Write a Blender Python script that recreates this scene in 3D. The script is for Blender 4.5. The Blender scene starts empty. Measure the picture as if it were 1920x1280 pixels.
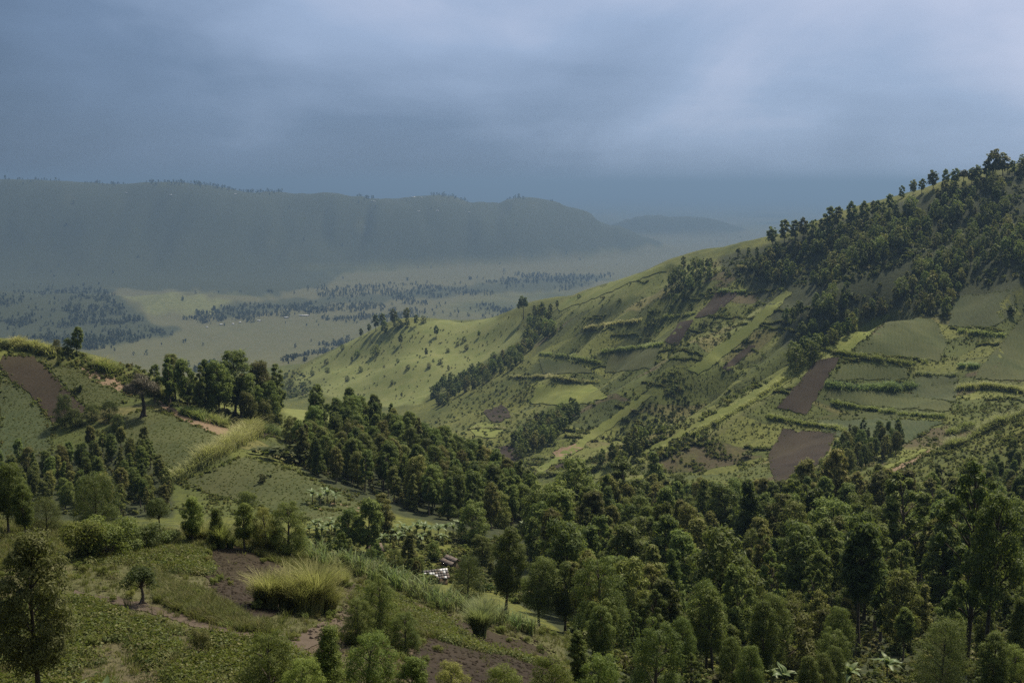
import bpy, math, random
import numpy as np
from mathutils import Vector, Matrix, geometry as mgeo

R = math.radians
scene = bpy.context.scene
COL = scene.collection

# ------------------------------------------------------------------ camera
W, H = 1920.0, 1280.0
LENS = 40.0
F = W * LENS / 36.0
PITCH = math.atan(290.0 / F)
cam_data = bpy.data.cameras.new('camera')
cam_data.lens = LENS
cam_data.sensor_width = 36.0
cam_data.clip_start = 0.5
cam_data.clip_end = 120000.0
cam = bpy.data.objects.new('camera', cam_data)
cam.rotation_euler = (math.pi / 2 - PITCH, 0, 0)
COL.objects.link(cam)
scene.camera = cam

# ------------------------------------------------------------------ world, sun, exposure
SUN_AZ, SUN_EL = R(34), R(56)           # azimuth clockwise from the view direction (+Y)
SUN_DIR = Vector((math.sin(SUN_AZ) * math.cos(SUN_EL), math.cos(SUN_AZ) * math.cos(SUN_EL), math.sin(SUN_EL)))
world = bpy.data.worlds.new('World')
scene.world = world
world.use_nodes = True


class NT:
    """tiny helper for node trees"""
    def __init__(self, tree):
        self.t = tree
        tree.nodes.clear()

    def n(self, kind, **kw):
        nd = self.t.nodes.new(kind)
        for k, v in kw.items():
            if k.startswith('i_'):
                key = k[2:]
                key = int(key) if key.isdigit() else key.replace('_', ' ')
                self.put(nd.inputs[key], v)
            else:
                setattr(nd, k, v)
        return nd

    def put(self, sock, v):
        if hasattr(v, 'is_linked') or isinstance(v, bpy.types.NodeSocket):
            self.t.links.new(v, sock)
        elif isinstance(v, (tuple, list)) and len(v) == 3 and sock.type == 'RGBA':
            sock.default_value = (*v, 1)
        else:
            sock.default_value = v

    def math(self, op, a, b=0.0, c=0.0, clamp=False):
        nd = self.t.nodes.new('ShaderNodeMath')
        nd.operation = op
        nd.use_clamp = clamp
        for i, v in enumerate((a, b, c)):
            self.put(nd.inputs[i], v)
        return nd.outputs[0]

    def mix(self, f, a, b, blend='MIX'):
        nd = self.t.nodes.new('ShaderNodeMix')
        nd.data_type = 'RGBA'
        nd.blend_type = blend
        self.put(nd.inputs[0], f)
        self.put(nd.inputs[6], a)
        self.put(nd.inputs[7], b)
        return nd.outputs[2]

    def remap(self, v, a, b, c=0.0, d=1.0, smooth=False):
        nd = self.t.nodes.new('ShaderNodeMapRange')
        if smooth:
            nd.interpolation_type = 'SMOOTHSTEP'
        for i, x in enumerate((v, a, b, c, d)):
            self.put(nd.inputs[i], x)
        return nd.outputs[0]

    def noise(self, vec, scale, detail=4.0, rough=0.55, dist=0.0):
        nd = self.t.nodes.new('ShaderNodeTexNoise')
        self.put(nd.inputs['Vector'], vec)
        nd.inputs['Scale'].default_value = scale
        nd.inputs['Detail'].default_value = detail
        nd.inputs['Roughness'].default_value = rough
        nd.inputs['Distortion'].default_value = dist
        return nd.outputs[0]


def build_world():
    g = NT(world.node_tree)
    out = g.n('ShaderNodeOutputWorld')
    sky = g.n('ShaderNodeTexSky', sky_type='NISHITA', sun_disc=False)
    sky.sun_elevation = SUN_EL
    sky.sun_rotation = SUN_AZ
    sky.altitude = 1500
    sky.air_density = 1.0
    sky.dust_density = 2.0
    bg1 = g.n('ShaderNodeBackground', i_0=sky.outputs[0], i_1=0.08)
    tc = g.n('ShaderNodeTexCoord').outputs['Generated']
    sep = g.n('ShaderNodeSeparateXYZ', i_0=tc)
    x, y, z = sep.outputs
    zz = g.math('ADD', g.math('MAXIMUM', z, 0.0), 0.16)
    comb = g.n('ShaderNodeCombineXYZ', i_0=g.math('DIVIDE', x, zz), i_1=g.math('DIVIDE', y, zz), i_2=0.0).outputs[0]
    n1 = g.noise(comb, 0.6, 5, 0.5, 0.3)
    n2 = g.noise(comb, 2.3, 6, 0.6, 0.5)
    dirn = g.n('ShaderNodeCombineXYZ', i_0=g.math('ADD', x, 5.1), i_1=y, i_2=g.math('MULTIPLY', z, 1.9)).outputs[0]
    n3 = g.noise(dirn, 3.0, 7, 0.5, 0.5)
    dotn = g.n('ShaderNodeVectorMath', operation='DOT_PRODUCT')
    g.put(dotn.inputs[0], tc)
    dotn.inputs[1].default_value = SUN_DIR
    d = dotn.outputs['Value']
    base = g.remap(d, 0.28, 0.84, -0.05, 1.0)
    c1 = g.math('MULTIPLY', g.math('SUBTRACT', g.remap(n1, 0.30, 0.70, smooth=True), 0.5), 0.09)
    c2 = g.math('MULTIPLY', g.math('SUBTRACT', n2, 0.5), 0.06)
    c3 = g.math('MULTIPLY', g.math('SUBTRACT', g.remap(n3, 0.25, 0.75, smooth=True), 0.5), 0.22)
    val = g.math('ADD', base, g.math('ADD', c1, g.math('ADD', c2, c3)))
    ramp = g.n('ShaderNodeValToRGB', i_0=val)
    cr = ramp.color_ramp
    cr.elements[0].position = 0.0
    cr.elements[0].color = (0.054, 0.086, 0.140, 1)
    cr.elements[1].position = 1.0
    cr.elements[1].color = (0.85, 0.85, 0.88, 1)
    e = cr.elements.new(0.26); e.color = (0.116, 0.172, 0.272, 1)
    e = cr.elements.new(0.46); e.color = (0.252, 0.328, 0.472, 1)
    e = cr.elements.new(0.68); e.color = (0.510, 0.530, 0.655, 1)
    bg2 = g.n('ShaderNodeBackground', i_0=ramp.outputs[0], i_1=1.0)
    mixs = g.n('ShaderNodeMixShader', i_0=0.93)
    g.put(mixs.inputs[1], bg1.outputs[0])
    g.put(mixs.inputs[2], bg2.outputs[0])
    g.put(out.inputs[0], mixs.outputs[0])


build_world()
sun_data = bpy.data.lights.new('sun', 'SUN')
sun_data.energy = 5.0
sun_data.angle = R(4.0)
sun_data.color = (1.0, 0.905, 0.73)
sun = bpy.data.objects.new('sun', sun_data)
sun.rotation_euler = SUN_DIR.to_track_quat('Z', 'Y').to_euler()
sun.location = (0, 0, 200)
COL.objects.link(sun)

vs = scene.view_settings
vs.view_transform = 'Standard'
vs.look = 'None'
vs.exposure = 0.45
vs.gamma = 1.0
scene.cycles.use_denoising = False
scene.cycles.max_bounces = 6
scene.cycles.diffuse_bounces = 2
scene.cycles.transmission_bounces = 3
scene.cycles.glossy_bounces = 1
scene.cycles.volume_bounces = 0
scene.cycles.transparent_max_bounces = 8

# ------------------------------------------------------------------ pixel <-> world
CP, SP = math.cos(PITCH), math.sin(PITCH)
APEX = 20.0


def ray(px, py):
    a = (np.asarray(px, float) - W / 2) / F
    b = -(np.asarray(py, float) - H / 2) / F
    return a, b * SP + CP, b * CP - SP            # x, y, z of the direction


def at(px, py, D):
    x, y, z = ray(px, py)
    t = D / y
    return x * t, y * t, z * t


def project(X, Y, Z):
    fz = Y * CP - Z * SP
    up = Y * SP + Z * CP
    return W / 2 + F * X / fz, H / 2 - F * up / fz, fz


def to_uv(X, Y):
    return X / (Y + APEX), np.log(Y + APEX)


# ------------------------------------------------------------------ numpy noise
_prng = np.random.RandomState(7)
_perm = _prng.permutation(4096)
_vals = _prng.rand(4096)


def vnoise(x, y):
    xi = np.floor(x).astype(np.int64); yi = np.floor(y).astype(np.int64)
    fx = x - xi; fy = y - yi
    fx = fx * fx * fx * (fx * (fx * 6 - 15) + 10); fy = fy * fy * fy * (fy * (fy * 6 - 15) + 10)

    def h(a, b):
        return _vals[_perm[(_perm[a & 4095] + b) & 4095]]
    v00 = h(xi, yi); v10 = h(xi + 1, yi); v01 = h(xi, yi + 1); v11 = h(xi + 1, yi + 1)
    return (v00 * (1 - fx) + v10 * fx) * (1 - fy) + (v01 * (1 - fx) + v11 * fx) * fy


def fbm(x, y, octv=5, rough=0.5):
    s = 0.0; a = 1.0; t = 0.0
    for i in range(octv):
        s = s + a * (vnoise(x * 2 ** i + 17.3 * i, y * 2 ** i - 9.1 * i) - 0.5)
        t += a
        a *= rough
    return s / t * 2


def sstep(x, a, b):
    t = np.clip((x - a) / (b - a), 0, 1)
    return t * t * (3 - 2 * t)


# ------------------------------------------------------------------ terrain: control points (px, py, forward distance)
CTRL = [
    # near ground below the view and the near knoll on the left
    (-300, 1300, 52), (0, 1290, 52), (250, 1285, 52), (480, 1285, 51), (700, 1285, 52), (900, 1290, 58),
    (-300, 1120, 72), (0, 1130, 70), (180, 1125, 70), (330, 1130, 69), (480, 1160, 67), (600, 1180, 66), (760, 1215, 65), (900, 1235, 68),
    (-300, 985, 98), (0, 990, 98), (120, 995, 97), (240, 1030, 90), (330, 1008, 97), (430, 1008, 98), (520, 1025, 99), (610, 1050, 98),
    (420, 1085, 80), (300, 1080, 79), (560, 1100, 83), (680, 1090, 94), (760, 1120, 92), (860, 1155, 90), (950, 1180, 90), (1040, 1205, 92), (800, 1170, 80), (1000, 1245, 78), (1080, 1275, 82),
    # gully behind the knoll
    (-300, 990, 150), (0, 985, 150), (150, 1000, 150), (300, 1010, 150), (450, 1020, 155), (560, 1030, 160), (640, 1055, 165), (730, 1075, 175),
    (815, 1085, 210), (900, 1110, 190), (1000, 1140, 170), (1080, 1190, 140), (1200, 1230, 130), (1350, 1265, 125), (1500, 1268, 128), (1650, 1268, 128), (1800, 1270, 118), (1920, 1265, 115), (2200, 1250, 110),
    (1200, 1330, 85), (1500, 1380, 85), (1800, 1400, 80), (2200, 1400, 75),
    # left hill, facing slope
    (-300, 860, 330), (0, 870, 315), (150, 880, 305), (330, 905, 287), (450, 935, 275), (620, 965, 262), (690, 985, 258),
    (0, 760, 350), (120, 780, 345), (240, 790, 335), (380, 830, 315), (430, 820, 325), (480, 860, 300), (600, 900, 290),
    (100, 700, 368), (250, 735, 362), (380, 780, 350), (470, 815, 345), (560, 860, 330),
    # left hill, crest
    (-300, 620, 385), (-100, 634, 383), (0, 644, 382), (60, 650, 382), (120, 658, 382), (200, 676, 382), (260, 696, 382), (320, 724, 382), (380, 748, 383), (460, 778, 386), (540, 790, 392), (640, 800, 405), (740, 830, 412), (850, 875, 410), (930, 910, 405), (1000, 935, 400),
    (530, 768, 430), (590, 770, 440), (680, 795, 450),
    # floor between left hill and lower right wood
    (760, 1000, 245), (850, 1010, 250), (960, 1000, 265), (760, 950, 290), (860, 940, 320), (1000, 1000, 290), (1000, 1060, 235), (1100, 1090, 215), (1250, 1120, 200), (1400, 1130, 195), (1600, 1130, 195), (1800, 1130, 190), (2200, 1120, 180),
    (1100, 985, 340), (1200, 955, 420), (1300, 985, 350), (1500, 1000, 300), (1700, 1000, 290), (1900, 990, 285), (2200, 960, 280),
    # main valley floor
    (1000, 890, 560), (1100, 915, 500), (900, 850, 720), (820, 818, 860), (740, 768, 1150), (640, 738, 1290), (560, 718, 1450),
    # spur A: bright crest from the upper right to the valley floor
    (1660, 588, 690), (1560, 650, 665), (1480, 700, 645), (1400, 752, 620), (1300, 805, 595), (1200, 852, 565), (1100, 890, 545),
    (1540, 665, 640), (1450, 745, 600), (1560, 780, 560), (1440, 880, 480), (1540, 890, 440), (1340, 870, 520), (1250, 905, 480), (1500, 830, 520),
    (1750, 600, 680), (1850, 610, 680), (1920, 620, 675), (1700, 680, 625), (1800, 690, 620), (1920, 700, 615), (1700, 770, 560), (1780, 770, 550), (1920, 740, 575), (2200, 640, 640),
    (1600, 860, 470), (1680, 830, 510),
    # spur B: lower right crest with tall grass
    (1920, 770, 450), (1830, 812, 440), (1740, 850, 428), (1650, 885, 412), (1580, 910, 400), (2200, 690, 450),
    (1920, 880, 380), (1800, 920, 355), (1680, 940, 350), (2200, 850, 370),
    # main hill face
    (1000, 800, 860), (1000, 720, 1010), (1000, 650, 1140), (1100, 830, 760), (1100, 740, 900), (1100, 650, 1040), (1200, 780, 760), (1200, 700, 880), (1200, 620, 990),
    (1300, 740, 760), (1300, 650, 860), (1300, 560, 970), (1400, 690, 760), (1400, 600, 860), (1400, 530, 940), (1500, 640, 740), (1500, 560, 830), (1500, 480, 915),
    (1600, 560, 770), (1600, 480, 850), (1700, 540, 740), (1700, 450, 815), (1800, 540, 720), (1800, 430, 800), (1920, 540, 710), (1920, 400, 800), (2200, 480, 720), (2200, 300, 850),
    # main hill crest
    (1920, 322, 855), (1830, 335, 870), (1750, 352, 885), (1680, 385, 905), (1600, 405, 930), (1520, 425, 955), (1450, 458, 980), (1380, 478, 1010), (1300, 495, 1050), (1230, 505, 1095), (1160, 532, 1150), (1080, 560, 1225), (1020, 585, 1290), (960, 597, 1350),
    # grassy hill beyond
    (880, 606, 1430), (820, 600, 1480), (760, 602, 1480), (700, 622, 1500), (640, 648, 1540), (590, 672, 1570), (545, 700, 1600),
    (860, 680, 1300), (760, 680, 1320), (680, 700, 1380), (800, 740, 1180), (700, 745, 1260), (620, 700, 1420), (640, 690, 1440), (600, 690, 1490), (600, 725, 1370), (900, 640, 1350), (940, 680, 1200), (880, 740, 1080), (950, 620, 1330),
    # dark foothills on the far left and the green swell
    (-300, 560, 2300), (-300, 640, 1900), (0, 545, 2500), (0, 630, 1900), (100, 545, 2500), (100, 625, 1950), (200, 560, 2450), (200, 620, 2100), (330, 550, 2650), (280, 585, 2420), (420, 575, 2560),
    # far ridge crest
    (-700, 315, 4300), (-400, 322, 4300), (-200, 328, 4300), (0, 338, 4300), (100, 343, 4320), (200, 351, 4350), (280, 346, 4350), (400, 352, 4400), (480, 364, 4450), (560, 362, 4500), (640, 358, 4550), (720, 370, 4650), (780, 366, 4700), (850, 367, 4750), (950, 371, 4850), (1010, 374, 4950), (1060, 384, 5050), (1110, 402, 5150), (1160, 426, 5250), (1210, 446, 5300),
    (0, 440, 3900), (200, 440, 3950), (400, 440, 4000), (600, 440, 4100), (800, 430, 4250), (950, 425, 4400), (1050, 430, 4600),
    # second far hill
    (1290, 406, 6900), (1230, 412, 6900), (1350, 414, 6900), (1170, 420, 6850), (1420, 434, 6900),
]
FK = 1.7                                            # the plain and everything beyond lies this much farther and lower
CTRL = [(a, b, d if d < 1850 else d * FK) for a, b, d in CTRL]
PLAIN = -280.0
HID = []                                            # (px, D, z) hidden or plain points
for px in (-700, -300, 0, 200, 400, 560):
    HID += [(px, 520, -115), (px, 700, -165), (px, 1000, -215), (px, 1400, -255)]
HID += [(-300, 5200, -250), (-700, 5200, -250)]
for px in (680, 800, 900):
    HID += [(px, 520, -150)]
HID += [(680, 700, -190), (640, 1000, -225), (780, 700, -185)]
for px in (-700, -300, 0, 200, 400, 600, 700, 850, 1000, 1200, 1400, 1600, 1900, 2300, 2700):
    for D in (2000, 2500, 3000, 3400, 6200, 9000, 14000, 25000, 46000):
        if px < 450 and D < 2900:
            continue
        if D == 2000 and px < 900:
            HID.append((px, 1950, PLAIN)); continue
        HID.append((px, D, PLAIN))
for px, D in ((0, 3500), (200, 3480), (400, 3550), (600, 3720), (800, 4000), (950, 4150), (1060, 4350), (1150, 4600), (1260, 4900), (1400, 5000), (1600, 4500), (1900, 4500),
              (1290, 6400), (1290, 8000), (1150, 6900), (1470, 6900)):
    HID.append((px, D, PLAIN))
for px, D, z in ((0, 5400, -180), (300, 5400, -190), (600, 5500, -200), (900, 5700, -250), (1920, 1250, -120), (1700, 1300, -140), (1500, 1400, -160), (1300, 1500, -200), (1100, 1650, -240), (900, 1750, -262), (760, 1780, -262), (1900, 1600, -240), (1500, 1700, -250),
                 (2300, 1000, 30), (2300, 1600, -180), (2700, 800, 60), (2700, 1500, -150),
                 (1450, 680, -142), (1550, 715, -130), (1350, 650, -147), (1250, 620, -152), (1620, 735, -112), (1900, 510, -112), (1750, 480, -114), (1650, 450, -112)):
    HID.append((px, D, z))
HID = [(a, d, z) if d < 1850 else (a, d * FK, z * FK) for a, d, z in HID]
HID += [(600, 1750, -280), (560, 1900, -296), (640, 1850, -284), (700, 1900, -286), (760, 1950, -296), (500, 1650, -285)]
HID += [(px, 2500, -370) for px in (560, 700)]
HID += [(px, 2100, -345) for px in (-700, -300, 0, 200, 400)] + [(px, 2200, -380) for px in (900, 1100, 1300, 1500, 1800, 2300)]
PLAIN *= FK
# under and around the camera
NEAR = [(0, -3, -2.0), (-6, -3, -2.5), (6, -3, -2.5), (0, 3, -2.6), (-6, 6, -5), (6, 6, -5), (0, 14, -9), (-10, 18, -11), (12, 18, -12), (-15, 32, -19), (0, 32, -19.5), (16, 32, -22), (35, 32, -26), (-35, 32, -18)]


def solve_rbf():
    pts = []
    for px, py, D in CTRL:
        X, Y, Z = at(px, py, D)
        u, v = to_uv(X, Y)
        pts.append((u, v, Z))
    for px, D, z in HID:
        a = (px - W / 2) / F
        u, v = to_uv(a * D / CP * 1.0, D)
        pts.append((u, v, z))
    for X, Y, Z in NEAR:
        u, v = to_uv(X, Y)
        pts.append((u, v, Z))
    P = np.array(pts)
    C = 0.035
    d = np.sqrt((P[:, None, 0] - P[None, :, 0]) ** 2 + (P[:, None, 1] - P[None, :, 1]) ** 2 + C * C)
    n = len(P)
    A = np.zeros((n + 3, n + 3))
    A[:n, :n] = d + np.eye(n) * 1e-4
    A[:n, n] = 1; A[:n, n + 1:] = P[:, :2]
    A[n, :n] = 1; A[n + 1:, :n] = P[:, :2].T
    b = np.zeros(n + 3)
    b[:n] = P[:, 2]
    w = np.linalg.solve(A, b)

    def f(u, v):
        out = np.full(u.shape, w[n]) + w[n + 1] * u + w[n + 2] * v
        for i in range(n):
            out += w[i] * np.sqrt((u - P[i, 0]) ** 2 + (v - P[i, 1]) ** 2 + C * C)
        return out
    return f


def rows_cols():
    lu = np.concatenate([np.linspace(-1.25, -0.52, 36)[:-1], np.linspace(-0.52, 0.52, 470), np.linspace(0.52, 1.25, 36)[1:]])
    la = np.log(np.array([17.0]))[0]
    seg = [(17, 60, 50), (60, 130, 150), (130, 500, 200), (500, 1700, 270), (1700, 14000, 200), (14000, 46000, 34)]
    lv = []
    for a, b, n in seg:
        lv.append(np.linspace(math.log(a), math.log(b), n, endpoint=False))
    lv.append(np.array([math.log(46000)]))
    return lu, np.concatenate(lv)


GU, GV = rows_cols()
_uu, _vv = np.meshgrid(GU, GV)                      # rows = depth
GY = np.exp(_vv) - APEX
GX = _uu * (GY + APEX)
_rbf = solve_rbf()
# evaluate the smooth surface on a thinned grid and interpolate (fast), then add relief
GZ = _rbf(_uu.astype(np.float32).astype(float), _vv)
D_ = GY
far = sstep(D_, 2000, 2700)
GZ = np.where(far > 0, np.maximum(GZ, PLAIN - 6), GZ)
# gullies on the far ridge
hgt = np.clip((GZ - PLAIN) / 500, 0, 1)
rav = 1 - np.abs(fbm(GX / 560 + 3.1, GY / 2600, 4, 0.5)) * 2
GZ = GZ - far * 95 * np.clip(rav - 0.35, 0, 1) * np.sin(np.clip(hgt, 0, 1) * math.pi) ** 0.7
GZ = GZ + far * hgt * 14 * fbm(GX / 200, GY / 440, 3)
GZ = GZ + far * 2.0 * fbm(GX / 300, GY / 300, 3)
def terr_z(X, Y):
    X = np.asarray(X, float); Y = np.asarray(Y, float)
    u, v = to_uv(X, Y)
    iu = np.clip(np.searchsorted(GU, u) - 1, 0, len(GU) - 2)
    iv = np.clip(np.searchsorted(GV, v) - 1, 0, len(GV) - 2)
    fu = np.clip((u - GU[iu]) / (GU[iu + 1] - GU[iu]), 0, 1)
    fv = np.clip((v - GV[iv]) / (GV[iv + 1] - GV[iv]), 0, 1)
    return ((GZ[iv, iu] * (1 - fu) + GZ[iv, iu + 1] * fu) * (1 - fv) + (GZ[iv + 1, iu] * (1 - fu) + GZ[iv + 1, iu + 1] * fu) * fv)


_TS = np.exp(np.linspace(math.log(18.0), math.log(44000.0), 1400))


def hit(px, py):
    """first point of the ground seen through a pixel; arrays in, (n,3) out (nan where sky)"""
    px = np.atleast_1d(np.asarray(px, float)); py = np.atleast_1d(np.asarray(py, float))
    out = np.full((len(px), 3), np.nan)
    for k0 in range(0, len(px), 2000):
        x, y, z = ray(px[k0:k0 + 2000], py[k0:k0 + 2000])
        T = _TS[None, :] / y[:, None]
        Xs = x[:, None] * T; Ys = y[:, None] * T; Zs = z[:, None] * T
        df = Zs - terr_z(Xs, Ys)
        below = df < 0
        idx = np.argmax(below, axis=1)
        ok = below.any(axis=1) & (idx > 0)
        r = np.arange(len(idx))
        i0 = np.maximum(idx - 1, 0)
        d0 = df[r, i0]; d1 = df[r, idx]
        t = np.where(ok, d0 / np.where(d0 - d1 == 0, 1, d0 - d1), 0)
        P = np.stack([Xs[r, i0] * (1 - t) + Xs[r, idx] * t, Ys[r, i0] * (1 - t) + Ys[r, idx] * t], 1)
        zz = terr_z(P[:, 0], P[:, 1])
        res = np.stack([P[:, 0], P[:, 1], zz], 1)
        res[~ok] = np.nan
        out[k0:k0 + 2000] = res
    return out


# sharp spurs running down the main hill, between hollows
def add_spur(line, A, w, trough):
    global GZ
    line = np.array(line, float)
    t = np.linspace(0, len(line) - 1, 60)
    Q = hit(np.interp(t, np.arange(len(line)), line[:, 0]), np.interp(t, np.arange(len(line)), line[:, 1]))
    Q = Q[~np.isnan(Q[:, 0])]
    m = (GY > Q[:, 1].min() - 150) & (GY < Q[:, 1].max() + 150) & (np.abs(GX - Q[:, 0].mean()) < 500)
    X, Y = GX[m], GY[m]
    d2 = np.full(X.shape, 1e12); ti = np.zeros(X.shape)
    for i, q in enumerate(Q):
        e = (X - q[0]) ** 2 + (Y - q[1]) ** 2
        k = e < d2
        d2[k] = e[k]; ti[k] = i / (len(Q) - 1)
    d = np.sqrt(d2 + 9) - 3 + 6 * fbm(X / 40, Y / 40, 2)
    fade = sstep(ti, 0.0, 0.12) * (1 - sstep(ti, 0.9, 1.0))
    Z = GZ.copy()
    Z[m] += fade * (A * np.clip(1 - np.abs(d) / w, 0, 1) - trough * np.exp(-((d - 1.5 * w) / (0.55 * w)) ** 2))
    return Z


_S = [add_spur([(1480, 545), (1400, 612), (1300, 682), (1200, 752), (1100, 815), (1030, 862)], 12, 34, 9) - GZ,
      add_spur([(1340, 500), (1260, 560), (1160, 640), (1070, 700), (960, 765)], 11, 38, 8) - GZ,
      add_spur([(1660, 590), (1560, 652), (1480, 702), (1400, 754), (1300, 807), (1200, 854), (1100, 892)], 9, 34, 7) - GZ,
      add_spur([(1700, 440), (1620, 500), (1560, 560), (1500, 610)], 9, 34, 7) - GZ]
GZ = GZ + sum(_S)


# relief of the nearer hills grows with distance
amp = np.interp(D_, [0, 40, 100, 250, 500, 1000, 1700], [0.02, 0.25, 0.45, 0.9, 2.2, 3.2, 2.0])
wl = 55.0
GZ = GZ + (1 - far) * (amp * fbm(GX / wl, GY / wl, 4, 0.5) + 0.12 * np.clip(D_ / 100, 0, 1.5) * fbm(GX / 4.0, GY / 4.0, 3))
# erosion rills on the main hill face
mh = sstep(D_, 560, 700) * (1 - sstep(D_, 1150, 1300)) * sstep(_uu, -0.02, 0.06)
_px, _py, _ = project(GX, GY, GZ)
_cy = np.interp(_px, [960, 1020, 1080, 1160, 1230, 1300, 1380, 1450, 1520, 1600, 1680, 1750, 1830, 1920], [597, 585, 560, 532, 505, 495, 478, 458, 425, 405, 385, 352, 335, 322])
mh = mh * sstep(_py - _cy, 4, 90)
_q = GX * 0.873 - GY * 0.487 + 9 * fbm(GX / 60, GY / 60, 2); _s = GX * 0.487 + GY * 0.873
rib = fbm(_q / 75 + 0.4, _s / 900, 3, 0.42)
GZ = GZ + mh * (19.0 * np.sqrt((1 - np.clip(np.abs(rib) * 2.0, 0, 1)) ** 2 + 0.004) - 9.0)



def visible(X, Y, Z, lift=1.0):
    """is the point seen from the camera past the ground?"""
    X = np.asarray(X, float)
    t = np.linspace(0.02, 0.985, 160)[None, :]
    xs = X[:, None] * t; ys = np.asarray(Y)[:, None] * t; zs = (np.asarray(Z) + lift)[:, None] * t
    return (zs >= terr_z(xs, ys) - 0.5).all(axis=1)


# ------------------------------------------------------------------ mesh helpers
def mesh_np(name, V, Fq, mat=None, smooth=False, attrs=None):
    """V (n,3), Fq (m,k) quads or triangles"""
    me = bpy.data.meshes.new(name)
    V = np.ascontiguousarray(V, dtype=np.float32); Fq = np.ascontiguousarray(Fq, dtype=np.int32)
    k = Fq.shape[1]
    me.vertices.add(len(V)); me.vertices.foreach_set('co', V.ravel())
    me.loops.add(Fq.size); me.loops.foreach_set('vertex_index', Fq.ravel())
    me.polygons.add(len(Fq))
    me.polygons.foreach_set('loop_start', np.arange(0, Fq.size, k, dtype=np.int32))
    me.polygons.foreach_set('loop_total', np.full(len(Fq), k, dtype=np.int32))
    if smooth:
        me.polygons.foreach_set('use_smooth', np.ones(len(Fq), dtype=bool))
    me.update(calc_edges=True)
    for an, (typ, dom, arr) in (attrs or {}).items():
        a = me.attributes.new(an, typ, dom)
        key = {'FLOAT': 'value', 'FLOAT_COLOR': 'color', 'INT': 'value', 'FLOAT_VECTOR': 'vector'}[typ]
        a.data.foreach_set(key, np.ascontiguousarray(arr, dtype=np.int32 if typ == 'INT' else np.float32).ravel())
    if mat:
        me.materials.append(mat)
    return me


def link(name, me, parent=None, loc=None, rotz=0.0, scale=None):
    o = bpy.data.objects.new(name, me)
    COL.objects.link(o)
    if parent:
        o.parent = parent
    if loc is not None:
        o.location = loc
    if rotz:
        o.rotation_euler = (0, 0, rotz)
    if scale is not None:
        o.scale = (scale,) * 3 if not isinstance(scale, tuple) else scale
    return o


def tag(o, label=None, cat=None, group=None, kind=None):
    if label: o['label'] = label
    if cat: o['category'] = cat
    if group: o['group'] = group
    if kind: o['kind'] = kind
    return o


def inpoly(px, py, poly):
    poly = np.asarray(poly, float)
    x0, y0 = poly[:, 0], poly[:, 1]
    x1, y1 = np.roll(x0, -1), np.roll(y0, -1)
    c = np.zeros(np.shape(px), bool)
    for a, b, cx, d in zip(x0, y0, x1, y1):
        cond = ((b > py) != (d > py))
        with np.errstate(divide='ignore', invalid='ignore'):
            xx = (cx - a) * (py - b) / (d - b if d != b else 1e-9) + a
        c ^= cond & (px < xx)
    return c
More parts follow.
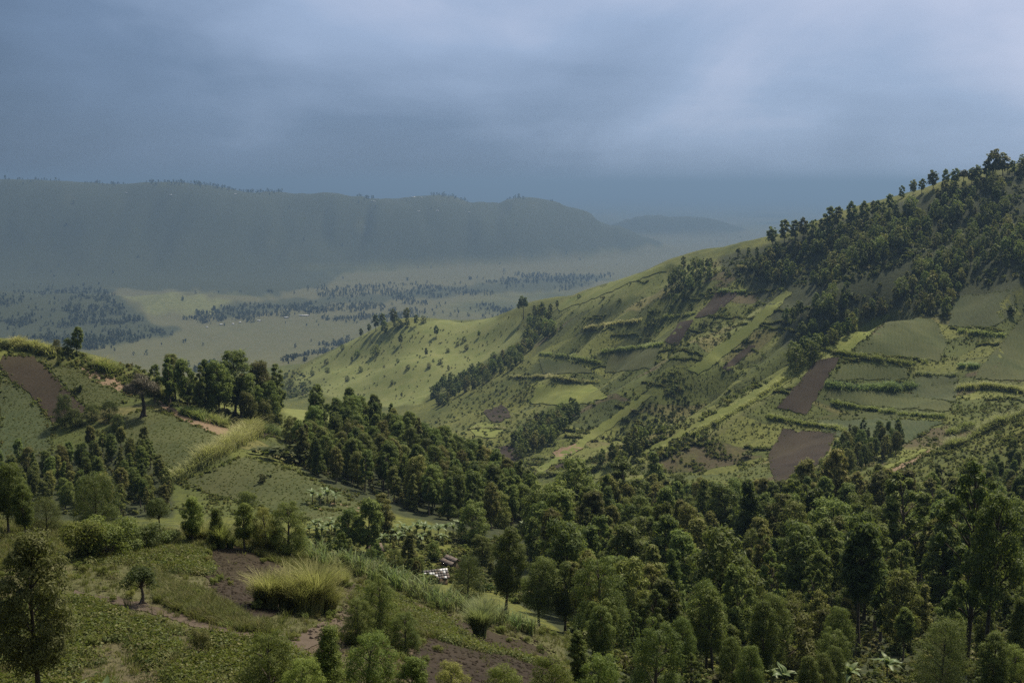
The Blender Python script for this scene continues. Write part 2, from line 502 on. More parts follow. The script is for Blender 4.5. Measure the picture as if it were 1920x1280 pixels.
# ------------------------------------------------------------------ materials
def ground_material():
    m = bpy.data.materials.new('hill_ground')
    m.use_nodes = True
    g = NT(m.node_tree)
    out = g.n('ShaderNodeOutputMaterial')
    pos = g.n('ShaderNodeNewGeometry').outputs['Position']
    zone = g.n('ShaderNodeAttribute', attribute_name='zone').outputs['Color']
    sp = g.n('ShaderNodeSeparateColor', i_0=zone).outputs
    n_big = g.noise(pos, 0.012, 5, 0.55, 0.3)
    n_mid = g.noise(pos, 0.07, 5, 0.6, 0.4)
    n_small = g.noise(pos, 0.45, 4, 0.65)
    n_fine = g.noise(pos, 2.4, 4, 0.7)
    green = g.mix(g.remap(n_mid, 0.35, 0.65), (0.042, 0.058, 0.012), (0.092, 0.100, 0.021))
    green = g.mix(g.remap(n_big, 0.42, 0.62), green, (0.115, 0.120, 0.026))
    green = g.mix(g.remap(n_small, 0.46, 0.62, 0, 0.8), green, (0.036, 0.046, 0.016))
    green = g.mix(g.remap(n_fine, 0.5, 0.75, 0, 0.6), green, (0.050, 0.060, 0.022))
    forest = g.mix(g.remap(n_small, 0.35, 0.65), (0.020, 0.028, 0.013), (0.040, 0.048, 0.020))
    dry = g.mix(g.remap(n_mid, 0.3, 0.7), (0.062, 0.066, 0.026), (0.096, 0.090, 0.042))
    soil = g.mix(g.remap(n_small, 0.3, 0.7), (0.055, 0.041, 0.030), (0.105, 0.078, 0.054))
    lush = g.mix(g.remap(n_mid, 0.3, 0.7), (0.104, 0.126, 0.034), (0.154, 0.162, 0.056))
    n_x = g.noise(pos, 9.0, 3, 0.7)
    def edge(ch, w=0.35):
        return g.remap(g.math('ADD', ch, g.math('MULTIPLY', g.math('SUBTRACT', n_mid, 0.5), 0.7)), 0.5 - w, 0.5 + w)
    # patchwork of small plots on the farmed slopes
    wob = g.n('ShaderNodeVectorMath', operation='MULTIPLY_ADD')
    g.put(wob.inputs[0], g.n('ShaderNodeTexNoise', i_Vector=pos, i_Scale=0.05, i_Detail=3.0).outputs['Color'])
    wob.inputs[1].default_value = (12, 12, 0); g.put(wob.inputs[2], pos)
    mp = g.n('ShaderNodeMapping', i_Vector=wob.outputs[0])
    mp.inputs['Rotation'].default_value = (0, 0, R(61)); mp.inputs['Scale'].default_value = (1 / 46, 1 / 21, 0.0)
    vor = g.n('ShaderNodeTexVoronoi', i_Vector=mp.outputs[0], i_Scale=1.0, i_Randomness=0.55, distance='CHEBYCHEV')
    ved = g.n('ShaderNodeTexVoronoi', feature='F2', i_Vector=mp.outputs[0], i_Scale=1.0, i_Randomness=0.55, distance='CHEBYCHEV')
    cell = g.n('ShaderNodeSeparateColor', i_0=vor.outputs['Color']).outputs[0]
    rp = g.n('ShaderNodeValToRGB', i_0=cell)
    rp.color_ramp.interpolation = 'CONSTANT'
    el = rp.color_ramp.elements
    el[0].position = 0.0; el[0].color = (0.060, 0.076, 0.020, 1)
    el[1].position = 0.22; el[1].color = (0.118, 0.128, 0.034, 1)
    for ps, cc in ((0.40, (0.044, 0.058, 0.019)), (0.56, (0.085, 0.100, 0.024)), (0.70, (0.120, 0.108, 0.042)), (0.80, (0.070, 0.052, 0.034)), (0.87, (0.140, 0.152, 0.040))):
        e_ = el.new(ps); e_.color = (*cc, 1)
    plot = g.mix(g.remap(n_small, 0.42, 0.66, 0, 0.5), rp.outputs[0], (0.034, 0.043, 0.015))
    plot = g.mix(g.remap(n_mid, 0.45, 0.65, 0, 0.4), plot, green)
    margin = g.remap(g.math('ADD', g.math('SUBTRACT', ved.outputs['Distance'], vor.outputs['Distance']), g.math('MULTIPLY', g.math('SUBTRACT', n_small, 0.5), 0.08)), 0.0, 0.055, 0.75, 0.0)
    plot = g.mix(margin, plot, (0.030, 0.038, 0.014))
    af = g.n('ShaderNodeAttribute', attribute_name='farm').outputs['Fac']
    green = g.mix(g.math('MULTIPLY', af, 0.85), green, plot)
    c = g.mix(edge(sp[1]), green, dry)
    al = g.n('ShaderNodeAttribute', attribute_name='lush').outputs['Fac']
    c = g.mix(edge(al, 0.3), c, lush)
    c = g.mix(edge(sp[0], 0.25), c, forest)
    c = g.mix(edge(sp[2], 0.2), c, soil)
    c = g.mix(g.remap(n_x, 0.45, 0.68, 0, 0.55), c, g.mix(0.65, c, (0.020, 0.018, 0.010)))
    c = g.mix(g.remap(n_fine, 0.30, 0.48, 0.45, 0.0), c, g.mix(0.6, c, (0.15, 0.115, 0.065)))
    bs = g.n('ShaderNodeBsdfPrincipled', i_Base_Color=c, i_Roughness=0.95)
    bs.inputs['Specular IOR Level'].default_value = 0.1
    hgt = g.math('ADD', g.math('MULTIPLY', n_small, 0.9), g.math('ADD', g.math('MULTIPLY', n_fine, 0.25), g.math('MULTIPLY', n_x, 0.06)))
    bmp = g.n('ShaderNodeBump', i_Strength=0.6, i_Distance=0.8, i_Height=hgt)
    g.put(bs.inputs['Normal'], bmp.outputs[0])
    g.put(out.inputs[0], bs.outputs[0])
    return m


# ground zones painted by what grows or lies there: (channel, polygon in picture, value)
def zone_arrays():
    shp = GX.shape
    px, py, fz = project(GX, GY, GZ)
    sw = np.clip(GY, 60, 900)
    px = px + 46 * fbm(GX / sw * 12, GY / sw * 5, 5, 0.6) * np.clip(GY / 1800, 0.5, 1); py = py + 12 * fbm(GX / sw * 22 + 40, GY / sw * 9, 4, 0.6)
    z = np.zeros(shp + (4,)); z[..., 3] = 1
    lush = np.zeros(shp)
    D = GY
    nz = fbm(GX / 700, GY / 900, 4)
    # far plain, ridge: woodland, darkened also in place of cloud shadow; clearings dry
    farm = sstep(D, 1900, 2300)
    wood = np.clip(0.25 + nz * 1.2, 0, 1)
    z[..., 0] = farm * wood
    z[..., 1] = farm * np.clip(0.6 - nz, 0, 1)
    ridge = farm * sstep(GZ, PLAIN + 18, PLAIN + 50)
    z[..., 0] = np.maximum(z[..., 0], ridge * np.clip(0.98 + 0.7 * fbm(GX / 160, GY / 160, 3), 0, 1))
    def band(ch, poly, val, dmin, dmax):
        if dmax > 1850:
            dmin, dmax = max(min(1900, dmin * FK), dmin), dmax * FK
        m = inpoly(px, py, poly) & (D > dmin) & (D < dmax)
        if ch == 'l':
            lush[m] = val
        else:
            z[..., ch][m] = val
    # open grass plain (lit), and the woods crossing it
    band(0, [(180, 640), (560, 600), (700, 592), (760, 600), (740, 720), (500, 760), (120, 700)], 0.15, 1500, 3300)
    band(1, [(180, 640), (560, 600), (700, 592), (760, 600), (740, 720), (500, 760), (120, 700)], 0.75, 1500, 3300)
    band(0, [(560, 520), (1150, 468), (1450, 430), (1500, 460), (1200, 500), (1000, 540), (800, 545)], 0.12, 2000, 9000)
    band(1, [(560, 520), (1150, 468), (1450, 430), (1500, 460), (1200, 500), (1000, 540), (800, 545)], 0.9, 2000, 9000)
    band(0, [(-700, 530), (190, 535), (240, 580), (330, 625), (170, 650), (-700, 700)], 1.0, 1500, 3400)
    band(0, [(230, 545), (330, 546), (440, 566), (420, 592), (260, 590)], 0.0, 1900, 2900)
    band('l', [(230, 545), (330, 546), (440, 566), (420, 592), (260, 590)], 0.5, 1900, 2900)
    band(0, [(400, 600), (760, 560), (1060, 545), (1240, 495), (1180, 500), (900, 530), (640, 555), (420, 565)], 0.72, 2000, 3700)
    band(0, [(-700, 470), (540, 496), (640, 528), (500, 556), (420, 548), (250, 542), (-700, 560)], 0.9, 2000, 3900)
    # grassy hill
    band('l', [(540, 710), (700, 612), (820, 596), (880, 604), (985, 592), (985, 650), (900, 690), (780, 760), (680, 765), (560, 730)], 1.0, 1000, 1800)
    # woodland floors
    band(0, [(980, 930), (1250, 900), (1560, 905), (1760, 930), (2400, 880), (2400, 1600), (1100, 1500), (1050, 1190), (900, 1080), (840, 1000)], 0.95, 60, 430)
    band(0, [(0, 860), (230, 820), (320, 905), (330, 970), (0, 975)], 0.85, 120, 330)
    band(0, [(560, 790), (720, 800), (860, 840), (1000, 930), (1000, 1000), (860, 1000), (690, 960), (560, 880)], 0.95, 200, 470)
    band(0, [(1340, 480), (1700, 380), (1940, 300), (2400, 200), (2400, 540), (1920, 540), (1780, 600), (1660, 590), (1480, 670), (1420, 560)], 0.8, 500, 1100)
    band(1, [(1060, 900), (1420, 740), (1680, 560), (1690, 590), (1520, 690), (1400, 790), (1200, 890)], 0.55, 450, 760)
    band('l', [(1060, 905), (1200, 846), (1400, 746), (1560, 648), (1660, 584), (1684, 592), (1560, 676), (1400, 778), (1200, 880)], 0.75, 440, 740)
    band('l', [(1040, 575), (1150, 530), (1240, 498), (1340, 486), (1300, 520), (1180, 560), (1080, 590)], 0.7, 900, 1350)
    band('l', [(1290, 690), (1420, 590), (1500, 540), (1520, 548), (1400, 640), (1320, 720)], 0.8, 600, 1000)
    band('l', [(530, 765), (600, 765), (660, 790), (620, 800), (540, 795)], 0.8, 380, 480)
    # knoll: dry earth showing
    band(1, [(-420, 980), (700, 1000), (1090, 1180), (1090, 1420), (-420, 1420)], 0.8, 25, 112)
    band(2, [(-420, 1080), (300, 1120), (600, 1200), (900, 1290), (900, 1420), (-420, 1420)], 0.42, 25, 90)
    band(2, [(230, 1040), (420, 990), (560, 1040), (640, 1075), (480, 1140), (380, 1110), (400, 1060)], 0.55, 50, 110)
    band(2, [(640, 1100), (760, 1130), (1000, 1220), (1080, 1290), (760, 1290), (640, 1200)], 0.75, 45, 110)
    band(2, [(560, 1190), (650, 1140), (680, 1170), (600, 1260), (540, 1230)], 0.9, 45, 90)
    def blur(a):
        for _ in range(3):
            a = (a + np.roll(a, 1, 0) + np.roll(a, -1, 0) + np.roll(a, 1, 1) + np.roll(a, -1, 1)) / 5
        return a
    fm = np.zeros(shp)
    for poly, d0, d1 in (([(960, 900), (1000, 640), (1040, 570), (1240, 500), (1400, 470), (1500, 540), (1680, 590), (2000, 540), (2000, 760), (1640, 890), (1560, 910), (1250, 930)], 380, 1350),
                         ([(-100, 640), (200, 690), (330, 740), (540, 785), (700, 950), (600, 990), (320, 960), (-100, 960)], 230, 430)):
        fm[inpoly(px, py, poly) & (D > d0) & (D < d1)] = 1.0
    global _farm
    _farm = blur(fm).ravel()
    for ch in range(3):
        z[..., ch] = blur(z[..., ch])
    lush = blur(lush)
    return z.reshape(-1, 4), lush.ravel()


MAT_GROUND = ground_material()
nv, nu = GX.shape
_i = np.arange(nv * nu).reshape(nv, nu)
_q = np.stack([_i[:-1, :-1], _i[:-1, 1:], _i[1:, 1:], _i[1:, :-1]], -1).reshape(-1, 4)
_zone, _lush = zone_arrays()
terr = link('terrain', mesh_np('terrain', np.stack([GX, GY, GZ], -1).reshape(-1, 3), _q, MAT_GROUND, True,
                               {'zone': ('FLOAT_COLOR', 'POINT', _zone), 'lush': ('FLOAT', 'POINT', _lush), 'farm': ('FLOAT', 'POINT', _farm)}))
tag(terr, 'green hills, valley floor and far plain running to the horizon', kind='structure')

# ------------------------------------------------------------------ haze
def make_haze():
    x0, x1, y0, y1, z0, z1 = -62000, 62000, -400, 60000, float(GZ.min()) - 1.5, HAZE_TOP
    V = np.array([(x0, y0, z0), (x1, y0, z0), (x1, y1, z0), (x0, y1, z0), (x0, y0, z1), (x1, y0, z1), (x1, y1, z1), (x0, y1, z1)])
    Fq = np.array([(0, 3, 2, 1), (4, 5, 6, 7), (0, 1, 5, 4), (1, 2, 6, 5), (2, 3, 7, 6), (3, 0, 4, 7)])
    m = bpy.data.materials.new('haze_air')
    m.use_nodes = True
    g = NT(m.node_tree)
    out = g.n('ShaderNodeOutputMaterial')
    pv = g.n('ShaderNodeVolumePrincipled')
    pv.inputs['Color'].default_value = (0.180, 0.285, 0.435, 1)  # tint kept dark, also standing in for cloud shadow over the far valley
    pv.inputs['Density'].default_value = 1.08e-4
    pv.inputs['Anisotropy'].default_value = 0.35
    g.put(out.inputs['Volume'], pv.outputs[0])
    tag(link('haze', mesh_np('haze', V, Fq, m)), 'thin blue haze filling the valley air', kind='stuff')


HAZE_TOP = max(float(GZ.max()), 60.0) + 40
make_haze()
# ------------------------------------------------------------------ plant materials
def leaf_material(name, c1, c2, c3=None, trans=0.28, rough=0.55, tvar=0.42):
    """leaf colour differs from leaf to leaf (rnd) and from plant to plant (object random)"""
    m = bpy.data.materials.new(name)
    m.use_nodes = True
    g = NT(m.node_tree)
    out = g.n('ShaderNodeOutputMaterial')
    rnd = g.n('ShaderNodeAttribute', attribute_name='rnd').outputs['Fac']
    orn = g.n('ShaderNodeObjectInfo').outputs['Random']
    c = g.mix(rnd, c1, c2)
    if c3:
        c = g.mix(g.remap(orn, 0.55, 1.0, 0, 0.75), c, c3)
    hsv = g.n('ShaderNodeHueSaturation', i_Color=c, i_Saturation=1.0)
    r2 = g.math('FRACT', g.math('MULTIPLY', orn, 7.31))
    g.put(hsv.inputs['Value'], g.remap(r2, 0, 1, 1 - tvar, 1 + tvar))
    r3 = g.math('FRACT', g.math('MULTIPLY', orn, 13.7))
    g.put(hsv.inputs['Hue'], g.remap(r3, 0, 1, 0.485, 0.512))
    col = hsv.outputs[0]
    bs = g.n('ShaderNodeBsdfPrincipled', i_Base_Color=col, i_Roughness=rough)
    bs.inputs['Specular IOR Level'].default_value = 0.12
    tr = g.n('ShaderNodeBsdfTranslucent', i_Color=g.mix(0.5, col, (0.16, 0.20, 0.03)))
    mx = g.n('ShaderNodeMixShader', i_0=trans)
    g.put(mx.inputs[1], bs.outputs[0]); g.put(mx.inputs[2], tr.outputs[0])
    g.put(out.inputs[0], mx.outputs[0])
    return m


def plain_material(name, c1, c2, scale=3.0, rough=0.9, bump=0.3, spec=0.2, stretch=None):
    m = bpy.data.materials.new(name)
    m.use_nodes = True
    g = NT(m.node_tree)
    out = g.n('ShaderNodeOutputMaterial')
    pos = g.n('ShaderNodeTexCoord').outputs['Object']
    if stretch:
        mp = g.n('ShaderNodeMapping', i_Vector=pos)
        mp.inputs['Scale'].default_value = stretch
        pos = mp.outputs[0]
    n = g.noise(pos, scale, 5, 0.65)
    n2 = g.noise(pos, scale * 6, 3, 0.6)
    f = g.math('ADD', g.math('MULTIPLY', n, 0.7), g.math('MULTIPLY', n2, 0.3))
    c = g.mix(g.remap(f, 0.35, 0.65), c1, c2)
    bs = g.n('ShaderNodeBsdfPrincipled', i_Base_Color=c, i_Roughness=rough)
    bs.inputs['Specular IOR Level'].default_value = spec
    bmp = g.n('ShaderNodeBump', i_Strength=bump, i_Distance=0.1, i_Height=f)
    g.put(bs.inputs['Normal'], bmp.outputs[0])
    g.put(out.inputs[0], bs.outputs[0])
    return m


M_EUC = leaf_material('eucalyptus_leaf', (0.060, 0.094, 0.022), (0.165, 0.205, 0.046), (0.195, 0.165, 0.052), trans=0.45)
M_EUCN = leaf_material('eucalyptus_leaf_young', (0.066, 0.102, 0.020), (0.180, 0.215, 0.044), (0.200, 0.172, 0.048), trans=0.45)
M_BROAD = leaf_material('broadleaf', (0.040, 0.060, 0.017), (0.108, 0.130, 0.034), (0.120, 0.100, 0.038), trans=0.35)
M_BUSH = leaf_material('bush_leaf', (0.085, 0.110, 0.024), (0.190, 0.212, 0.048), (0.230, 0.196, 0.066), trans=0.45, tvar=0.25)
M_GRASS = leaf_material('meadow_blade', (0.046, 0.060, 0.016), (0.132, 0.132, 0.040), (0.180, 0.150, 0.062), trans=0.4, tvar=0.25)
M_EUCD = leaf_material('eucalyptus_leaf_near', (0.045, 0.072, 0.016), (0.140, 0.172, 0.038), trans=0.42, tvar=0.2)
M_FAR = leaf_material('far_leaf', (0.022, 0.033, 0.013), (0.048, 0.058, 0.022), trans=0.2, tvar=0.2)
M_TWIG = leaf_material('bare_twig', (0.062, 0.056, 0.032), (0.125, 0.108, 0.060), trans=0.05)
M_NAPIER = leaf_material('napier_blade', (0.195, 0.220, 0.060), (0.450, 0.440, 0.175), (0.46, 0.43, 0.18), trans=0.5, tvar=0.12)
M_REED = leaf_material('reed_blade', (0.145, 0.190, 0.052), (0.310, 0.345, 0.115), (0.360, 0.335, 0.150), trans=0.48, tvar=0.2)
M_CANE = leaf_material('cane_blade', (0.100, 0.165, 0.055), (0.260, 0.315, 0.135), (0.290, 0.290, 0.140), trans=0.45, tvar=0.2)
M_BANANA = leaf_material('banana_leaf', (0.120, 0.170, 0.070), (0.230, 0.275, 0.130), trans=0.4, rough=0.4, tvar=0.2)
M_BEAN = leaf_material('bean_leaf', (0.044, 0.064, 0.017), (0.125, 0.138, 0.038), (0.140, 0.122, 0.042), trans=0.35, tvar=0.3)
M_BARK = plain_material('eucalyptus_bark', (0.060, 0.046, 0.036), (0.165, 0.135, 0.105), 1.2, stretch=(3, 3, 0.5))
M_BARKD = plain_material('dark_bark', (0.030, 0.024, 0.018), (0.080, 0.064, 0.048), 2.0, stretch=(3, 3, 0.6))
M_STEM = plain_material('banana_stem', (0.10, 0.09, 0.045), (0.19, 0.17, 0.085), 2.0, stretch=(3, 3, 0.6))


# ------------------------------------------------------------------ plant geometry (numpy)
def unit(v):
    return v / np.maximum(np.linalg.norm(v, axis=-1, keepdims=True), 1e-9)


def leaf_quads(rs, P, N, ln, wd, droop=0.5):
    n = len(P)
    t = rs.normal(size=(n, 3)); t[:, 2] -= droop
    t = unit(t - N * (t * N).sum(1, keepdims=True))
    s = np.cross(N, t)
    l = (ln * rs.uniform(0.65, 1.3, n))[:, None] * 0.5; w = (wd * rs.uniform(0.7, 1.3, n))[:, None] * 0.5
    V = np.stack([P - t * l, P + s * w, P + t * l, P - s * w], 1).reshape(-1, 3)
    Fq = np.arange(4 * n).reshape(n, 4)
    return V, Fq, np.repeat(rs.rand(n), 4)


def clump_leaves(rs, clumps, per, ln, wd, squash=0.8, droop=0.5, rag=0.35):
    Ps, Ns = [], []
    tot = sum(r * r for _, r in clumps)
    for c, r in clumps:
        n = max(6, int(per * len(clumps) * r * r / tot))
        d = unit(rs.normal(size=(n, 3)))
        d[:, 2] = np.where((d[:, 2] < -0.2) & (rs.rand(n) < 0.6), -d[:, 2], d[:, 2])
        rad = r * (0.55 + 0.45 * rs.rand(n) ** 0.6) * (1 + rag * (rs.rand(n) - 0.35) * (rs.rand(n) < 0.3))
        # lumpy surface
        rad *= 1 + 0.22 * np.sin(d[:, 0] * 5 + r * 9) * np.sin(d[:, 1] * 6 + r * 5) * np.cos(d[:, 2] * 5)
        Ps.append(np.asarray(c) + d * rad[:, None] * np.array([1, 1, squash]))
        Ns.append(unit(d + rs.normal(size=(n, 3)) * 0.42 + np.array([0, 0, 0.32])))
    return leaf_quads(rs, np.concatenate(Ps), np.concatenate(Ns), ln, wd, droop)


def tube(pts, rad, sides=6):
    pts = np.asarray(pts, float); n = len(pts)
    tang = np.gradient(pts, axis=0); tang = unit(tang)
    ref = np.array([0.31, 0.95, 0.05])
    a = unit(np.cross(tang, ref)); b = np.cross(tang, a)
    ang = np.linspace(0, 2 * math.pi, sides, endpoint=False)
    V = (pts[:, None] + (a[:, None] * np.cos(ang)[None, :, None] + b[:, None] * np.sin(ang)[None, :, None]) * np.asarray(rad)[:, None, None]).reshape(-1, 3)
    Fq = []
    for i in range(n - 1):
        for j in range(sides):
            k = (j + 1) % sides
            Fq.append((i * sides + j, i * sides + k, (i + 1) * sides + k, (i + 1) * sides + j))
    return V, np.array(Fq)


def cat(parts):
    V, Fq, A = [], [], []
    o = 0
    for p in parts:
        V.append(p[0]); Fq.append(p[1] + o); o += len(p[0])
        A.append(p[2] if len(p) > 2 else np.full(len(p[0]), 0.5))
    return np.concatenate(V), np.concatenate(Fq), np.concatenate(A)


def tree_geo(seed, shape, H=10.0, nclump=22, leaves=3500, ln=0.5, wd=0.24, sides=6):
    """returns (trunk part, crown part); trunk at the origin"""
    rs = np.random.RandomState(seed)
    base, rmax, top = {'oval': (0.30, 0.19, 1.0), 'cone': (0.16, 0.20, 1.0), 'tall': (0.48, 0.17, 1.0), 'round': (0.14, 0.40, 1.0),
                       'dome': (0.20, 0.25, 1.0), 'lollipop': (0.50, 0.20, 1.0), 'sparse': (0.34, 0.20, 1.0), 'slim': (0.25, 0.115, 1.0), 'open': (0.34, 0.24, 1.0), 'umbrella': (0.66, 0.30, 1.0), 'bushy': (0.10, 0.27, 1.0)}[shape]
    lean = rs.normal(size=2) * 0.03 * H
    def axis(t):
        return np.array([lean[0] * t * t + 0.012 * H * math.sin(t * 5 + seed), lean[1] * t * t + 0.012 * H * math.cos(t * 4 + seed), t * H])
    clumps, limbs = [], []
    for i in range(nclump):
        t = (i + rs.rand() * 0.9) / nclump
        if shape == 'cone':
            r = (1 - t) ** 0.75 * 0.95 + 0.08
        elif shape == 'umbrella':
            r = 1.0 - 0.5 * t
        elif shape in ('round', 'bushy'):
            r = math.sqrt(max(0.05, 1 - (t * 1.35 - 0.45) ** 2))
        elif shape in ('open', 'tall'):
            r = 0.45 + 0.6 * math.sin(math.pi * min(1, t * 0.9 + 0.1)) * rs.uniform(0.6, 1.1)
        elif shape in ('dome', 'lollipop'):
            r = math.sqrt(max(0.03, 1 - (max(0, t - 0.25) / 0.78) ** 2)) * (0.7 + 0.3 * min(1, t / 0.25))
        elif shape == 'sparse':
            r = (0.55 + 0.55 * rs.rand()) * (1.0 if t < 0.75 else 1.0 - 0.75 * (t - 0.75) / 0.25)
        else:
            r = math.sin(math.pi * (0.16 + 0.76 * t)) ** 0.8
        az = i * 2.39996 + rs.uniform(-0.5, 0.5)
        cr = H * rmax * (0.25 if shape == 'sparse' else 0.36 if shape == 'lollipop' else 0.44 if shape not in ('open', 'tall') else 0.46) * rs.uniform(0.6, 1.25) * (1.0 - 0.3 * t)
        rr = max(0.0, H * rmax * r - cr * 0.55) * rs.uniform(0.7, 1.1)
        h = base + (top - base) * t
        c = axis(h) + np.array([math.cos(az) * rr, math.sin(az) * rr, -cr * 0.6])
        clumps.append((c, cr))
        if i % (1 if shape in ('open', 'tall', 'umbrella', 'sparse', 'lollipop') else 2) == 0:
            h0 = max(base * 0.75, h - 0.10 - 0.5 * rr / H)
            p0 = axis(h0)
            mid = (p0 + c) / 2 + np.array([0, 0, 0.02 * H])
            limbs.append((p0, mid, c))
    ts = np.linspace(0, 0.95, 8)
    r0 = H * (0.0135 if shape not in ('round', 'umbrella', 'bushy') else 0.02)
    tr = [tube([axis(t) if t > 0 else axis(0) - np.array([0, 0, 0.04 * H]) for t in ts], r0 * (1.25 - 1.1 * ts) * np.where(ts == 0, 1.5, 1), sides)]
    for p0, m, c in limbs:
        tr.append(tube([p0, m, c], [r0 * 0.42, r0 * 0.28, r0 * 0.1], max(4, sides - 2)))
    crown = clump_leaves(rs, clumps, leaves // nclump, ln, wd, 0.95, 1.0, 0.75)
    return cat(tr), crown


def two_part_mesh(name, trunk, crown, m1, m2):
    V, Fq, A = cat([trunk, crown])
    me = mesh_np(name, V, Fq, m1, False, {'rnd': ('FLOAT', 'POINT', A)})
    me.materials.append(m2)
    me.polygons.foreach_set('material_index', np.concatenate([np.zeros(len(trunk[1])), np.ones(len(crown[1]))]).astype(np.int32))
    return me


def blades(rs, C, hgt, lean=0.35, wd=0.03, seg=3, az=None):
    """C (n,3) roots; arched grass blades made of quads"""
    n = len(C)
    if az is None:
        az = rs.uniform(0, 2 * math.pi, n)
    d = np.stack([np.cos(az), np.sin(az), np.zeros(n)], 1)
    s = np.stack([-np.sin(az + rs.normal(size=n) * 0.6), np.cos(az + rs.normal(size=n) * 0.6), np.zeros(n)], 1)
    h = hgt * rs.uniform(0.6, 1.12, n); le = h * lean * rs.uniform(0.3, 1.5, n)
    V = np.zeros((n, seg + 1, 2, 3))
    for k in range(seg + 1):
        t = k / seg
        p = C + d * (le * t ** 2.1)[:, None] + np.stack([np.zeros(n), np.zeros(n), h * (t - 0.22 * t ** 3 * (lean > 0.2))], 1)
        w = wd * rs.uniform(0.8, 1.2, n) * (1 - 0.85 * t ** 2)
        V[:, k, 0] = p - s * w[:, None]; V[:, k, 1] = p + s * w[:, None]
    V = V.reshape(-1, 3)
    b = np.arange(n)[:, None] * (2 * (seg + 1))
    q = np.array([(2 * k, 2 * k + 1, 2 * k + 3, 2 * k + 2) for k in range(seg)])
    Fq = (b[:, None] + q[None]).reshape(-1, 4)
    return V, Fq, np.repeat(rs.rand(n), 2 * (seg + 1))


# ------------------------------------------------------------------ placement helpers
GPX, GPY, _gf = project(GX, GY, GZ)
_sl = GZ / np.maximum(GY, 1.0)
_run = np.maximum.accumulate(np.where(GY > 10, _sl, -9), axis=0)
GVIS = (_sl >= _run - 0.0012) & (GY > 25) & (GPX > -430) & (GPX < 2420) & (GPY < 1420)
_dx = np.abs(np.gradient(GPX, axis=1)); _dy = np.abs(np.gradient(GPY, axis=0))
_sw = np.clip(GY, 60, 900)
GPXW = GPX + 24 * fbm(GX / _sw * 14 + 9, GY / _sw * 6, 4, 0.6); GPYW = GPY + 11 * fbm(GX / _sw * 14 + 60, GY / _sw * 6, 4, 0.6)
GAREA_P = _dx * np.minimum(_dy, 30)
GAREA_W = np.abs(np.gradient(GX, axis=1)) * np.abs(np.gradient(GY, axis=0))


def sample(poly, n, dmin, dmax, rs, weight='w', hidden=False):
    """random ground points inside a polygon of the picture between two distances"""
    m = (GY > dmin) & (GY < dmax)
    if not hidden:
        m &= GVIS
    m &= inpoly(GPXW, GPYW, poly)
    iv, iu = np.nonzero(m)
    if len(iv) == 0:
        return np.zeros((0, 3))
    w = (GAREA_W if weight == 'w' else GAREA_P)[iv, iu]
    k = rs.choice(len(iv), n, p=w / w.sum())
    iu2 = np.clip(iu[k], 0, len(GU) - 2); iv2 = np.clip(iv[k], 0, len(GV) - 2)
    u = GU[iu2] + (rs.rand(n) - 0.5) * (GU[iu2 + 1] - GU[iu2]); v = GV[iv2] + (rs.rand(n) - 0.5) * (GV[iv2 + 1] - GV[iv2])
    Y = np.exp(v) - APEX; X = u * (Y + APEX)
    return np.stack([X, Y, terr_z(X, Y)], 1)


def off_fields(P):
    x, y, _ = project(P[:, 0], P[:, 1], P[:, 2])
    k = np.zeros(len(P), bool)
    for f in FIELDS:
        k |= inpoly(x, y, f[1])
    return P[~k]


def thin(P, dist):
    cell = {}
    keep = []
    for i, (x, y) in enumerate(P[:, :2]):
        cx, cy = int(x // dist), int(y // dist)
        ok = True
        for a in (-1, 0, 1):
            for b in (-1, 0, 1):
                for j in cell.get((cx + a, cy + b), ()):
                    if (P[j, 0] - x) ** 2 + (P[j, 1] - y) ** 2 < dist * dist:
                        ok = False
        if ok:
            cell.setdefault((cx, cy), []).append(i)
            keep.append(i)
    return P[keep]


def source(name, me):
    return bpy.data.objects.new(name + '_source', me)      # not linked: only read by the scatter below


